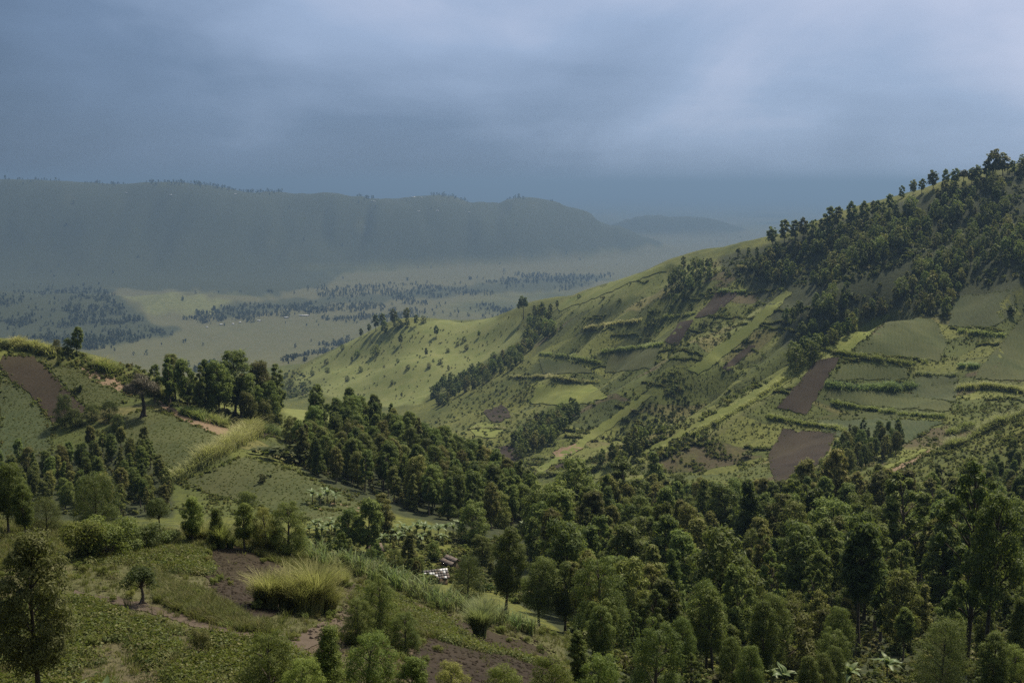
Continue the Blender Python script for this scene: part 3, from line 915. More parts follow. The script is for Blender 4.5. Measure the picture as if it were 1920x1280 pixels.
def scatter(name, label, sources, P, scale, rs, tilt=0.0, kind='stuff'):
    """one object of many instances (uncountable growth)"""
    n = len(P)
    me = bpy.data.meshes.new(name)
    me.vertices.add(n); me.vertices.foreach_set('co', np.ascontiguousarray(P, dtype=np.float32).ravel())
    rot = np.stack([rs.normal(size=n) * tilt, rs.normal(size=n) * tilt, rs.uniform(0, 6.283, n)], 1)
    for an, typ, arr in (('sc', 'FLOAT', scale), ('rot', 'FLOAT_VECTOR', rot), ('vid', 'INT', rs.randint(0, len(sources), n))):
        a = me.attributes.new(an, typ, 'POINT')
        a.data.foreach_set('vector' if typ == 'FLOAT_VECTOR' else 'value', np.ascontiguousarray(arr, dtype=np.int32 if typ == 'INT' else np.float32).ravel())
    ng = bpy.data.node_groups.new(name, 'GeometryNodeTree')
    ng.interface.new_socket('Geometry', in_out='INPUT', socket_type='NodeSocketGeometry')
    ng.interface.new_socket('Geometry', in_out='OUTPUT', socket_type='NodeSocketGeometry')
    nd, lk = ng.nodes, ng.links
    gi = nd.new('NodeGroupInput'); go = nd.new('NodeGroupOutput'); jn = nd.new('GeometryNodeJoinGeometry')

    def attr(an, typ):
        a = nd.new('GeometryNodeInputNamedAttribute'); a.data_type = typ; a.inputs[0].default_value = an
        return a.outputs[0]
    for k, so in enumerate(sources):
        ins = nd.new('GeometryNodeInstanceOnPoints'); oi = nd.new('GeometryNodeObjectInfo'); oi.inputs['Object'].default_value = so
        cmp = nd.new('FunctionNodeCompare'); cmp.data_type = 'INT'; cmp.operation = 'EQUAL'
        cmp.inputs[3].default_value = k
        lk.new(attr('vid', 'INT'), cmp.inputs[2])
        lk.new(gi.outputs[0], ins.inputs['Points']); lk.new(cmp.outputs[0], ins.inputs['Selection'])
        lk.new(oi.outputs['Geometry'], ins.inputs['Instance'])
        lk.new(attr('rot', 'FLOAT_VECTOR'), ins.inputs['Rotation']); lk.new(attr('sc', 'FLOAT'), ins.inputs['Scale'])
        lk.new(ins.outputs[0], jn.inputs[0])
    lk.new(jn.outputs[0], go.inputs[0])
    o = link(name, me)
    md = o.modifiers.new('scatter', 'NODES'); md.node_group = ng
    tag(o, label, kind=kind)
    return o
# ------------------------------------------------------------------ fields draped on the hills
def field_material(name, c1, c2, row=1.2, ang=0.0, rowamp=0.5, patch=0.08, bump=0.5):
    m = bpy.data.materials.new(name)
    m.use_nodes = True
    g = NT(m.node_tree)
    out = g.n('ShaderNodeOutputMaterial')
    pos = g.n('ShaderNodeNewGeometry').outputs['Position']
    mp = g.n('ShaderNodeMapping', i_Vector=pos)
    mp.inputs['Rotation'].default_value = (0, 0, ang)
    wv = g.n('ShaderNodeTexWave', i_Vector=mp.outputs[0])
    wv.inputs['Scale'].default_value = 1.0 / row / 3.2
    wv.inputs['Distortion'].default_value = 7.0
    wv.inputs['Detail'].default_value = 3.0
    wv.inputs['Detail Scale'].default_value = 0.7
    n1 = g.noise(pos, patch, 5, 0.6, 0.3)
    n2 = g.noise(pos, 1.1, 6, 0.75)
    f = g.math('ADD', g.math('MULTIPLY', n1, 0.55), g.math('MULTIPLY', n2, 0.45))
    f = g.math('ADD', f, g.math('MULTIPLY', g.math('SUBTRACT', wv.outputs['Fac'], 0.5), rowamp * 0.10))
    c = g.mix(g.remap(f, 0.36, 0.66), c1, c2)
    n4 = g.noise(pos, 0.022, 3, 0.5, 0.5)
    c = g.mix(g.remap(n4, 0.35, 0.7, 0.0, 0.5), c, g.mix(0.5, c, (0.09, 0.075, 0.035)))
    bs = g.n('ShaderNodeBsdfPrincipled', i_Base_Color=c, i_Roughness=0.95)
    bs.inputs['Specular IOR Level'].default_value = 0.1
    hh = g.math('ADD', g.math('MULTIPLY', wv.outputs['Fac'], rowamp * 0.1), n2)
    bmp = g.n('ShaderNodeBump', i_Strength=bump, i_Distance=0.5, i_Height=hh)
    g.put(bs.inputs['Normal'], bmp.outputs[0])
    g.put(out.inputs[0], bs.outputs[0])
    return m


M_SOIL = field_material('dark_soil', (0.014, 0.0105, 0.0085), (0.033, 0.0245, 0.019), 1.7, 0.4, 0.6)
M_SOILR = field_material('tan_soil', (0.120, 0.082, 0.052), (0.210, 0.150, 0.098), 0.9, 0.9, 0.4)
M_CROP = field_material('green_crop', (0.032, 0.043, 0.015), (0.066, 0.074, 0.027), 2.1, 0.3, 0.7)
M_CROPL = field_material('pale_crop', (0.080, 0.102, 0.022), (0.150, 0.162, 0.042), 2.1, 1.1, 0.6)
M_CROPD = field_material('bluish_crop', (0.028, 0.041, 0.018), (0.058, 0.070, 0.029), 2.3, 0.1, 0.7)
M_STRIP = field_material('hill_grass', (0.066, 0.086, 0.021), (0.130, 0.142, 0.038), 2.1, 1.1, 0.3, 0.05)
M_PATH = field_material('path_earth', (0.056, 0.043, 0.032), (0.108, 0.084, 0.062), 1.5, 0.1, 0.1)


MARGINS = []


def drape(name, poly, mat, label, lift=None, wobble=0.6):
    """a sheet of ground cover bounded by a polygon seen in the picture"""
    rs = np.random.RandomState(int(abs(poly[0][0] * 7 + poly[0][1] * 13)) % 9999)
    B = []
    for (x0, y0), (x1, y1) in zip(poly, poly[1:] + poly[:1]):
        k = max(2, int(math.hypot(x1 - x0, y1 - y0) / 4))
        for i in range(k):
            B.append((x0 + (x1 - x0) * i / k, y0 + (y1 - y0) * i / k))
    B = np.array(B)
    B += np.stack([fbm(B[:, 0] / 13, B[:, 1] / 13, 2), fbm(B[:, 0] / 13 + 50, B[:, 1] / 13, 2)], 1) * 6 * wobble
    P = hit(B[:, 0], B[:, 1])
    P = P[~np.isnan(P[:, 0])]
    D = np.median(P[:, 1])
    if name != 'grass_strip':
        MARGINS.append(P)
    ok = np.abs(P[:, 1] - D) < 0.45 * D
    P = P[ok]
    pts = [Vector((p[0], p[1])) for p in P]
    step = max(0.6, D * 0.0065)
    m = (GY > P[:, 1].min()) & (GY < P[:, 1].max()) & (GX > P[:, 0].min()) & (GX < P[:, 0].max())
    X, Y = np.meshgrid(np.arange(P[:, 0].min(), P[:, 0].max(), step), np.arange(P[:, 1].min(), P[:, 1].max(), step))
    X = X.ravel(); Y = Y.ravel()
    ins = inpoly(X, Y, P[:, :2])
    inner = [Vector((a, b)) for a, b in zip(X[ins], Y[ins])]
    n = len(pts)
    try:
        v2, e2, f2, _, _, _ = mgeo.delaunay_2d_cdt(pts + inner, [], [list(range(n))], 1, 1e-4)
    except Exception:
        return None
    if not f2:
        return None
    V = np.array([(v.x, v.y) for v in v2])
    if lift is None:
        lift = max(0.04, D * 0.0006)
    Z = terr_z(V[:, 0], V[:, 1]) + lift
    tri = []
    for f in f2:
        f = list(f)
        for k in range(1, len(f) - 1):
            tri.append((f[0], f[k], f[k + 1]))
    tri = np.array(tri)
    a = V[tri[:, 1]] - V[tri[:, 0]]; b = V[tri[:, 2]] - V[tri[:, 0]]
    fl = (a[:, 0] * b[:, 1] - a[:, 1] * b[:, 0]) < 0
    tri[fl] = tri[fl][:, ::-1]
    o = link(name, mesh_np(name, np.column_stack([V, Z]), tri, mat, True))
    tag(o, label, kind='structure')
    return o


FIELDS = [
    # left hill
    ('ploughed_field', [(4, 668), (62, 670), (112, 718), (165, 772), (100, 792), (58, 742), (0, 694)], M_SOIL, 'dark ploughed strip at the top of the left hill'),
    ('crop_field', [(78, 680), (150, 690), (246, 738), (240, 752), (168, 768), (116, 716)], M_CROP, 'green plot right of the dark ploughed strip'),
    ('ploughed_field', [(148, 686), (200, 702), (252, 732), (247, 744), (170, 712)], M_SOILR, 'thin brown strip above the green plot on the left hill'),
    ('crop_field', [(0, 700), (56, 745), (98, 796), (92, 850), (0, 868)], M_CROPD, 'dark green plot at the left edge below the ploughed strip'),
    ('crop_field', [(214, 788), (285, 764), (345, 790), (430, 828), (378, 858), (322, 888), (250, 840)], M_CROP, 'smooth green field above the yellow grass hedge'),
    ('ploughed_field', [(286, 752), (350, 764), (402, 790), (452, 820), (432, 828), (350, 792)], M_SOILR, 'light brown strip above the smooth green field'),
    ('ploughed_field', [(400, 792), (452, 798), (500, 812), (520, 822), (456, 816)], M_SOIL, 'short dark strip beside the pale reeds on the left hill'),
    ('crop_field', [(335, 908), (395, 882), (460, 856), (560, 886), (676, 944), (690, 958), (610, 985), (470, 945)], M_CROP, 'rounded green field below the yellow grass hedge'),
    ('ploughed_field', [(578, 941), (630, 944), (680, 949), (672, 962), (596, 956)], M_SOILR, 'small red brown plot below the banana clump'),
    # spur with ploughed plots, right
    ('crop_field', [(1556, 650), (1658, 590), (1672, 592), (1592, 660)], M_CROPL, 'bright strip along the crest of the right spur'),
    ('crop_field', [(1676, 592), (1752, 600), (1776, 640), (1762, 676), (1600, 662)], M_CROP, 'triangular green field under the wood on the right spur'),
    ('ploughed_field', [(1534, 674), (1574, 671), (1512, 778), (1456, 765)], M_SOIL, 'upper dark ploughed plot on the right spur'),
    ('ploughed_field', [(1468, 806), (1568, 813), (1542, 868), (1452, 908), (1440, 850)], M_SOIL, 'lower dark ploughed plot on the right spur'),
    ('crop_field', [(1580, 682), (1700, 690), (1700, 712), (1560, 712)], M_CROP, 'narrow green plot between two grass hedges on the right spur'),
    ('crop_field', [(1716, 708), (1798, 706), (1790, 752), (1708, 744)], M_CROPD, 'dark green plot right of the second grass hedge'),
    ('crop_field', [(1556, 730), (1700, 738), (1784, 756), (1780, 772), (1640, 762), (1548, 748)], M_CROP, 'long green plot above the third grass hedge'),
    ('crop_field', [(1836, 690), (1925, 588), (1990, 590), (1990, 716), (1830, 712)], M_CROP, 'large green field at the right edge of the hill'),
    ('crop_field', [(1790, 556), (1900, 545), (1900, 592), (1852, 616), (1780, 610)], M_CROPD, 'dull green plot under the wood at the right edge'),
    ('crop_field', [(1530, 790), (1640, 786), (1770, 790), (1700, 830), (1590, 830), (1540, 806)], M_CROPD, 'bluish green plot below the third grass hedge'),
    ('ploughed_field', [(1646, 892), (1740, 845), (1746, 850), (1664, 896)], M_SOILR, 'thin brown strip on the low right spur'),
    ('crop_field', [(1640, 884), (1730, 842), (1740, 846), (1648, 890)], M_CROPL, 'pale green strip along the low right spur'),
    ('grass_strip', [(1560, 643), (1650, 590), (1662, 590), (1560, 658), (1500, 698), (1440, 744), (1400, 758), (1340, 796), (1300, 806), (1240, 842), (1200, 856), (1120, 898), (1106, 892), (1200, 848), (1300, 797), (1400, 743), (1480, 691)], M_STRIP, 'bright grassy crest of the right spur running down to the valley'),
    ('grass_strip', [(1004, 882), (1064, 842), (1132, 792), (1206, 740), (1222, 743), (1146, 802), (1076, 850), (1014, 888)], M_STRIP, 'bright grass strip above the tan bare patch'),
    ('grass_strip', [(1040, 572), (1100, 548), (1180, 518), (1240, 502), (1250, 508), (1180, 532), (1100, 566), (1050, 584)], M_STRIP, 'bright grass along the left end of the main hill crest'),
    # main hill face
    ('ploughed_field', [(1304, 596), (1344, 546), (1392, 546), (1334, 592)], M_SOIL, 'brown plot high on the main hill face'),
    ('ploughed_field', [(1244, 642), (1276, 604), (1302, 600), (1272, 648)], M_SOIL, 'mottled brown plot below the higher brown plot'),
    ('crop_field', [(1010, 672), (1090, 684), (1110, 700), (1020, 702)], M_CROP, 'green plot between two hedges on the main hill'),
    ('crop_field', [(1140, 664), (1236, 652), (1226, 690), (1136, 700)], M_CROP, 'green plot left of the mottled brown plot'),
    ('crop_field', [(1010, 722), (1110, 722), (1140, 744), (1090, 760), (990, 756)], M_CROPL, 'pale green plot above the dark copse'),
    ('ploughed_field', [(1352, 690), (1404, 646), (1416, 650), (1366, 698)], M_SOIL, 'narrow brown strip in the middle of the main hill'),
    ('crop_field', [(1288, 694), (1380, 626), (1468, 546), (1486, 549), (1402, 634), (1312, 704)], M_STRIP, 'long bright strip running down the main hill'),
    ('ploughed_field', [(906, 852), (956, 832), (990, 846), (964, 868), (912, 872)], M_SOIL, 'brown plot on the valley floor beside the copse'),
    ('ploughed_field', [(1036, 850), (1082, 830), (1096, 838), (1052, 862)], M_SOILR, 'tan bare patch on the lower spur'),
    ('crop_field', [(880, 800), (912, 790), (946, 806), (930, 822), (890, 818)], M_CROPL, 'small bright plot on the valley floor'),
    ('ploughed_field', [(905, 772), (940, 760), (960, 784), (925, 792)], M_SOIL, 'grey brown plot near the tree line in the valley'),
    ('ploughed_field', [(1010, 880), (1060, 870), (1060, 878), (1016, 890)], M_SOIL, 'thin dark strip at the foot of the spur'),
    # knoll
    ('ploughed_field', [(372, 1046), (400, 1030), (440, 1022), (540, 1066), (600, 1092), (560, 1125), (500, 1160), (474, 1170), (412, 1118), (384, 1080)], M_SOIL, 'dark dug plot left of the big grass clump'),
    ('ploughed_field', [(760, 1240), (800, 1204), (860, 1180), (960, 1210), (1040, 1262), (960, 1310), (790, 1290)], M_SOIL, 'dark earth bank at the bottom centre'),
    ('ploughed_field', [(632, 1086), (700, 1102), (800, 1142), (900, 1178), (1000, 1208), (1050, 1240), (960, 1222), (820, 1170), (700, 1128), (640, 1104)], M_SOIL, 'bare dark strip below the cane row on the knoll'),
    ('path', [(140, 1108), (230, 1122), (330, 1148), (440, 1180), (520, 1192), (518, 1202), (420, 1192), (320, 1160), (220, 1134), (140, 1120)], M_PATH, 'trodden earth path crossing the knoll'),
    ('path', [(540, 1200), (600, 1170), (650, 1140), (680, 1110), (696, 1116), (668, 1152), (620, 1196), (556, 1228)], M_PATH, 'trodden earth path right of the big grass clump'),
    ('path', [(330, 1018), (420, 1000), (520, 1022), (610, 1056), (606, 1066), (500, 1034), (420, 1018)], M_PATH, 'bare earth lip along the back of the knoll'),
]
for nm, poly, mt, lb in FIELDS:
    drape(nm, poly, mt, lb)
# ------------------------------------------------------------------ plant prototypes
RS = np.random.RandomState(11)
SHAPES_MID = ['oval', 'tall', 'open', 'oval', 'dome', 'open', 'tall', 'slim', 'bushy', 'oval', 'lollipop', 'cone', 'open', 'sparse']


class Proto:
    def __init__(self, seed, shape, n, leaves, ln, wd, mat, bark, sides):
        tr, cr = tree_geo(seed, shape, 10.0, n, leaves, ln, wd, sides)
        self.shape = shape
        self.tr, self.cr, self.mat, self.bark = tr, cr, mat, bark
        self.tm = self.cm = self.jm = None

    def parts(self):
        if not self.tm:
            self.tm = mesh_np('trunk', self.tr[0], self.tr[1], self.bark, True)
            self.cm = mesh_np('crown', self.cr[0], self.cr[1], self.mat, False, {'rnd': ('FLOAT', 'POINT', self.cr[2])})
        return self.tm, self.cm

    def joined(self):
        if not self.jm:
            self.jm = source('tree', two_part_mesh('tree', self.tr, self.cr, self.bark, self.mat))
        return self.jm


PR = {}


def protos(kind, lod):
    key = (kind, lod)
    if key not in PR:
        n, leaves, ln, wd, sides = {'near': (42, 20000, 0.26, 0.07, 8), 'mid': (26, 7400, 0.50, 0.13, 6), 'far': (16, 900, 0.95, 0.52, 4), 'tiny': (6, 44, 3.4, 2.2, 3)}[lod]
        mat = M_FAR if lod == 'tiny' else M_EUCD if (kind, lod) == ('euc', 'near') else {'euc': M_EUC, 'young': M_EUCN, 'broad': M_BROAD}[kind]
        if lod == 'tiny':
            shapes = ['oval', 'round', 'bushy']
        elif kind == 'broad':
            shapes = ['round', 'bushy', 'oval', 'umbrella']
        elif lod == 'far':
            shapes = ['bushy', 'dome', 'round', 'dome', 'oval', 'open']
        elif kind == 'young':
            shapes = ['dome', 'oval', 'cone', 'bushy', 'slim', 'dome']
        else:
            shapes = SHAPES_MID
        if lod == 'near':
            shapes = shapes + (['open', 'open'] if kind == 'euc' else [])
            shapes = shapes[:7] if kind != 'euc' else ['oval', 'dome', 'sparse', 'open', 'bushy', 'lollipop', 'cone']
        PR[key] = [Proto(100 * (lod != 'mid') + 17 * i + len(kind), s, n, leaves, ln, wd, mat, M_BARKD if kind == 'broad' else M_BARK, sides) for i, s in enumerate(shapes)]
        if lod == 'near' and kind == 'euc':
            for i, pr in enumerate(PR[key]):
                if pr.shape in ('sparse', 'lollipop'):
                    PR[key][i] = Proto(900 + i, pr.shape, 30, 9500, 0.23, 0.10, mat, M_BARKD, sides)
    return PR[key]


def lod_for(D):
    return 'near' if D < 125 else 'mid' if D < 520 else 'far' if D < 1800 else 'tiny'


def place_tree(name, kind, pos, Hm, label, catg, group=None, shape=None, rs=RS, wide=1.0, lod=None):
    ps = protos(kind, lod or lod_for(pos[1]))
    if shape:
        q = [p for p in ps if p.shape == shape]
        ps = q or ps
    p = ps[rs.randint(len(ps))]
    tm, cm = p.parts()
    root = bpy.data.objects.new(name, None)
    COL.objects.link(root)
    root.location = pos
    s = Hm / 10.0
    w = s * wide * rs.uniform(0.92, 1.1)
    root.scale = (w, w, s)
    root.rotation_euler = (rs.normal() * 0.02, rs.normal() * 0.02, rs.uniform(0, 6.28))
    link('trunk', tm, root); link('crown', cm, root)
    tag(root, label, catg, group)
    return root


ORD = ['first', 'second', 'third', 'fourth', 'fifth', 'sixth', 'seventh', 'eighth', 'ninth', 'tenth', 'eleventh', 'twelfth', 'thirteenth', 'fourteenth', 'fifteenth', 'sixteenth', 'seventeenth', 'eighteenth', 'nineteenth', 'twentieth',
       'twenty-first', 'twenty-second', 'twenty-third', 'twenty-fourth', 'twenty-fifth', 'twenty-sixth', 'twenty-seventh', 'twenty-eighth', 'twenty-ninth', 'thirtieth']

# explicit single trees: (kind, base x, base y, top y, shape, width, label)
SINGLE = [
    ('broad', 70, 1330, 990, 'oval', 1.05, 'large dark tree with dense crown at the lower left edge'),
    ('young', 510, 1345, 1186, 'bushy', 1.2, 'round topped young eucalyptus at the bottom, left of the earth bank'),
    ('young', 612, 1345, 1172, 'cone', 1.25, 'pointed young eucalyptus at the bottom below the path'),
    ('young', 692, 1330, 1180, 'bushy', 1.1, 'rounded young eucalyptus at the bottom below the dark tree'),
    ('young', 560, 1370, 1230, 'bushy', 1.1, 'low young eucalyptus between the two round ones at the bottom'),
    ('young', 775, 1370, 1228, 'oval', 1.3, 'bright young eucalyptus top rising from the bottom edge'),
    ('young', 855, 1390, 1238, 'bushy', 1.1, 'low bushy eucalyptus under the dark earth bank'),
    ('young', 945, 1395, 1236, 'bushy', 1.1, 'broad bushy eucalyptus at the bottom centre'),
    ('young', 1035, 1380, 1222, 'bushy', 1.1, 'widest bushy eucalyptus at the bottom, left of the slim one'),
    ('young', 1120, 1395, 1225, 'bushy', 1.1, 'bushy eucalyptus at the bottom, right of the slim one'),
    ('young', 1085, 1300, 1182, 'slim', 1.3, 'slim young eucalyptus standing alone at the bottom centre'),
    ('euc', 715, 1205, 1078, 'bushy', 1.15, 'dark rounded eucalyptus right of the big grass clump'),
    ('euc', 672, 1210, 1120, 'bushy', 1.2, 'small dark eucalyptus touching the big grass clump'),
    ('euc', 760, 1228, 1145, 'bushy', 1.2, 'dark low eucalyptus on the earth slope'),
    ('euc', 1808, 1262, 862, 'sparse', 0.75, 'tallest open crowned eucalyptus at the right edge with bare trunk'),
    ('euc', 1850, 1268, 925, 'lollipop', 0.72, 'tall eucalyptus with thin dark trunk nearest the right edge'),
    ('broad', 1765, 1300, 1155, 'round', 0.85, 'round bushy tree at the foot of the two tall eucalyptus trees'),
    ('young', 1900, 1290, 1205, 'bushy', 1.1, 'low leafy tree in the bottom right corner'),
    ('broad', 182, 1000, 884, 'round', 0.95, 'dark spreading tree behind the grassy lip of the knoll'),
    ('broad', 88, 1000, 930, 'round', 1.0, 'small dark tree left of the spreading one'),
    ('broad', 300, 1010, 935, 'umbrella', 1.1, 'small dark flat topped tree above the reeds on the knoll'),
    ('euc', 18, 1000, 868, 'open', 1.0, 'eucalyptus with bare trunk at the left edge behind the knoll'),
    ('euc', 48, 1010, 905, 'oval', 1.0, 'second eucalyptus from the left edge behind the knoll'),
    ('young', 362, 1020, 930, 'oval', 1.15, 'leftmost young eucalyptus rising behind the reeds'),
    ('young', 410, 1025, 950, 'cone', 1.2, 'small young eucalyptus behind the reeds, second from the left'),
    ('young', 458, 1030, 942, 'oval', 1.15, 'middle young eucalyptus rising behind the reeds'),
    ('young', 498, 1035, 950, 'bushy', 1.0, 'bushy young eucalyptus behind the tallest reeds'),
    ('euc', 540, 1045, 938, 'bushy', 1.2, 'dark young eucalyptus at the right end of the reeds'),
    ('euc', 690, 1050, 932, 'oval', 1.1, 'eucalyptus left of the banana row'),
    ('euc', 655, 1040, 950, 'open', 1.1, 'thin eucalyptus beside the banana grove'),
    ('euc', 720, 1010, 925, 'oval', 1.1, 'eucalyptus above the banana row'),
    ('young', 766, 1068, 998, 'cone', 1.3, 'pointed young eucalyptus in front of the banana row'),
    ('young', 742, 1082, 1030, 'bushy', 1.1, 'small young eucalyptus left of the patched roof hut'),
    ('young', 786, 1080, 1040, 'bushy', 1.1, 'low dark eucalyptus just left of the patched roof hut'),
    ('broad', 878, 1130, 1042, 'round', 0.8, 'yellowish leafy tree right of the patched roof hut'),
    ('euc', 888, 1020, 938, 'bushy', 1.2, 'round crowned eucalyptus behind the brown roof hut'),
    ('euc', 815, 1050, 1012, 'bushy', 1.0, 'small brownish tree between the two huts'),
    ('young', 905, 1060, 1000, 'bushy', 1.2, 'low tree right of the brown roof hut'),
    ('euc', 948, 1150, 985, 'oval', 1.0, 'tall grey green eucalyptus beside the cane row'),
    ('euc', 1010, 1175, 1045, 'open', 1.1, 'brownish eucalyptus at the end of the cane row'),
    ('euc', 1060, 1185, 1050, 'oval', 1.1, 'dark eucalyptus right of the end of the cane row'),
    ('euc', 1045, 1050, 902, 'bushy', 1.15, 'large dense eucalyptus left of the wood, darkest in the centre'),
    ('euc', 1105, 1050, 920, 'oval', 1.2, 'bright tipped eucalyptus next to the darkest one'),
    ('euc', 1226, 965, 846, 'cone', 1.15, 'tall pointed eucalyptus rising above the wood against the spur'),
    ('euc', 1270, 1060, 930, 'cone', 1.0, 'dark narrow eucalyptus in front of the tall pointed one'),
    ('euc', 1318, 1010, 895, 'cone', 1.0, 'pointed eucalyptus right of the tall pointed one'),
    ('euc', 1355, 1010, 905, 'cone', 0.9, 'slender pointed eucalyptus above the palm-like banana clump'),
    ('euc', 1552, 1080, 935, 'bushy', 1.2, 'broad olive crowned eucalyptus in the middle of the wood'),
    # left hill
    ('euc', 145, 664, 614, 'oval', 1.25, 'dark oval eucalyptus alone on the left hill crest'),
    ('euc', 128, 662, 634, 'bushy', 1.1, 'small tree left of the dark oval eucalyptus on the crest'),
    ('broad', 107, 660, 636, 'round', 0.9, 'bushy tree on the left hill crest left of the oval one'),
    ('broad', 111, 684, 664, 'round', 0.6, 'small dark bush below the crest trees on the left hill'),
    ('broad', 10, 652, 638, 'round', 1.4, 'dark bush at the left end of the hill crest'),
    ('broad', 122, 798, 738, 'round', 0.85, 'dark broad tree at the foot of the ploughed strip'),
    ('broad', 142, 800, 765, 'round', 1.1, 'lower dark tree beside the ploughed strip'),
    ('broad', 172, 790, 756, 'round', 1.1, 'middle dark tree in the hedge line on the left hill'),
    ('broad', 205, 788, 750, 'round', 1.1, 'right dark tree in the hedge line on the left hill'),
    ('broad', 222, 806, 775, 'round', 1.0, 'small dark tree under the hedge line on the left hill'),
    ('euc', 440, 785, 658, 'open', 1.15, 'tallest eucalyptus of the grove on the left hill'),
    ('euc', 412, 783, 676, 'open', 1.0, 'tall eucalyptus left of the tallest one in the grove'),
    ('euc', 390, 778, 672, 'cone', 1.0, 'pointed eucalyptus in the middle of the left hill grove'),
    ('euc', 318, 760, 672, 'slim', 1.2, 'slim eucalyptus at the left of the hill grove'),
    ('euc', 352, 770, 674, 'oval', 1.1, 'hazy oval eucalyptus second in the hill grove'),
    ('broad', 488, 790, 678, 'umbrella', 0.8, 'flat dark crowned tree at the right of the hill grove'),
    ('euc', 522, 790, 684, 'slim', 1.3, 'slender eucalyptus standing apart right of the hill grove'),
    ('euc', 290, 755, 684, 'oval', 0.9, 'small eucalyptus at the left end of the hill grove'),
    ('euc', 592, 800, 722, 'oval', 1.1, 'eucalyptus on the bright grass behind the spur wood'),
    ('euc', 548, 830, 780, 'bushy', 1.1, 'small tree below the slender eucalyptus'),
]
# the grassy hill beyond: (base x, base y, top y, shape)
LONE = [(677, 633, 616, 'oval'), (692, 624, 607, 'slim'), (705, 619, 590, 'oval'), (717, 617, 588, 'oval'), (721, 623, 602, 'cone'), (738, 612, 580, 'oval'), (746, 615, 595, 'round'), (762, 604, 577, 'oval'), (764, 612, 596, 'slim'),
        (780, 611, 590, 'oval'), (794, 605, 592, 'round'), (818, 631, 610, 'oval'), (751, 646, 626, 'oval'), (705, 665, 645, 'slim'), (799, 668, 652, 'oval'), (840, 660, 652, 'round'), (746, 680, 672, 'round'), (826, 682, 672, 'round'),
        (765, 692, 683, 'round'), (804, 690, 680, 'round'), (720, 690, 684, 'round'), (676, 697, 686, 'round'), (651, 716, 704, 'round'), (614, 700, 688, 'round'), (670, 668, 655, 'slim'), (660, 680, 668, 'slim'), (870, 640, 630, 'round'),
        (898, 632, 620, 'slim'), (858, 648, 640, 'round'), (612, 682, 672, 'round'), (586, 704, 694, 'round'), (642, 656, 645, 'round'), (841, 694, 684, 'slim'), (875, 655, 645, 'round'), (735, 720, 712, 'round'), (655, 740, 728, 'round'), (753, 745, 735, 'slim')]
HILLN = [(1690, 372, 338, 'slim'), (1712, 366, 322, 'open'), (1728, 363, 318, 'oval'), (1749, 356, 306, 'open'), (1772, 352, 308, 'oval'), (1790, 350, 302, 'open'), (1806, 348, 302, 'umbrella'), (1822, 346, 304, 'open'), (1832, 342, 296, 'slim'),
         (1848, 336, 290, 'oval'), (1862, 334, 276, 'open'), (1880, 330, 274, 'open'), (1898, 330, 284, 'oval'), (1915, 328, 282, 'oval'), (1448, 462, 416, 'tall'), (1470, 458, 410, 'oval'), (1490, 455, 405, 'oval'), (1506, 450, 398, 'oval'), (1524, 447, 395, 'tall'), (1540, 442, 394, 'oval'),
         (1554, 436, 384, 'oval'), (1570, 434, 380, 'oval'), (1596, 425, 375, 'oval'), (1620, 420, 370, 'oval'), (1645, 410, 365, 'oval'), (1668, 402, 358, 'oval'), (1281, 500, 475, 'slim'), (1296, 545, 516, 'slim'), (1310, 505, 480, 'oval'), (1331, 496, 488, 'round'), (1383, 482, 464, 'umbrella'), (1403, 480, 456, 'oval'),
         (1296, 588, 556, 'oval'), (1322, 612, 598, 'round'), (1086, 560, 546, 'round'), (1045, 578, 560, 'oval'), (1032, 590, 566, 'oval')]

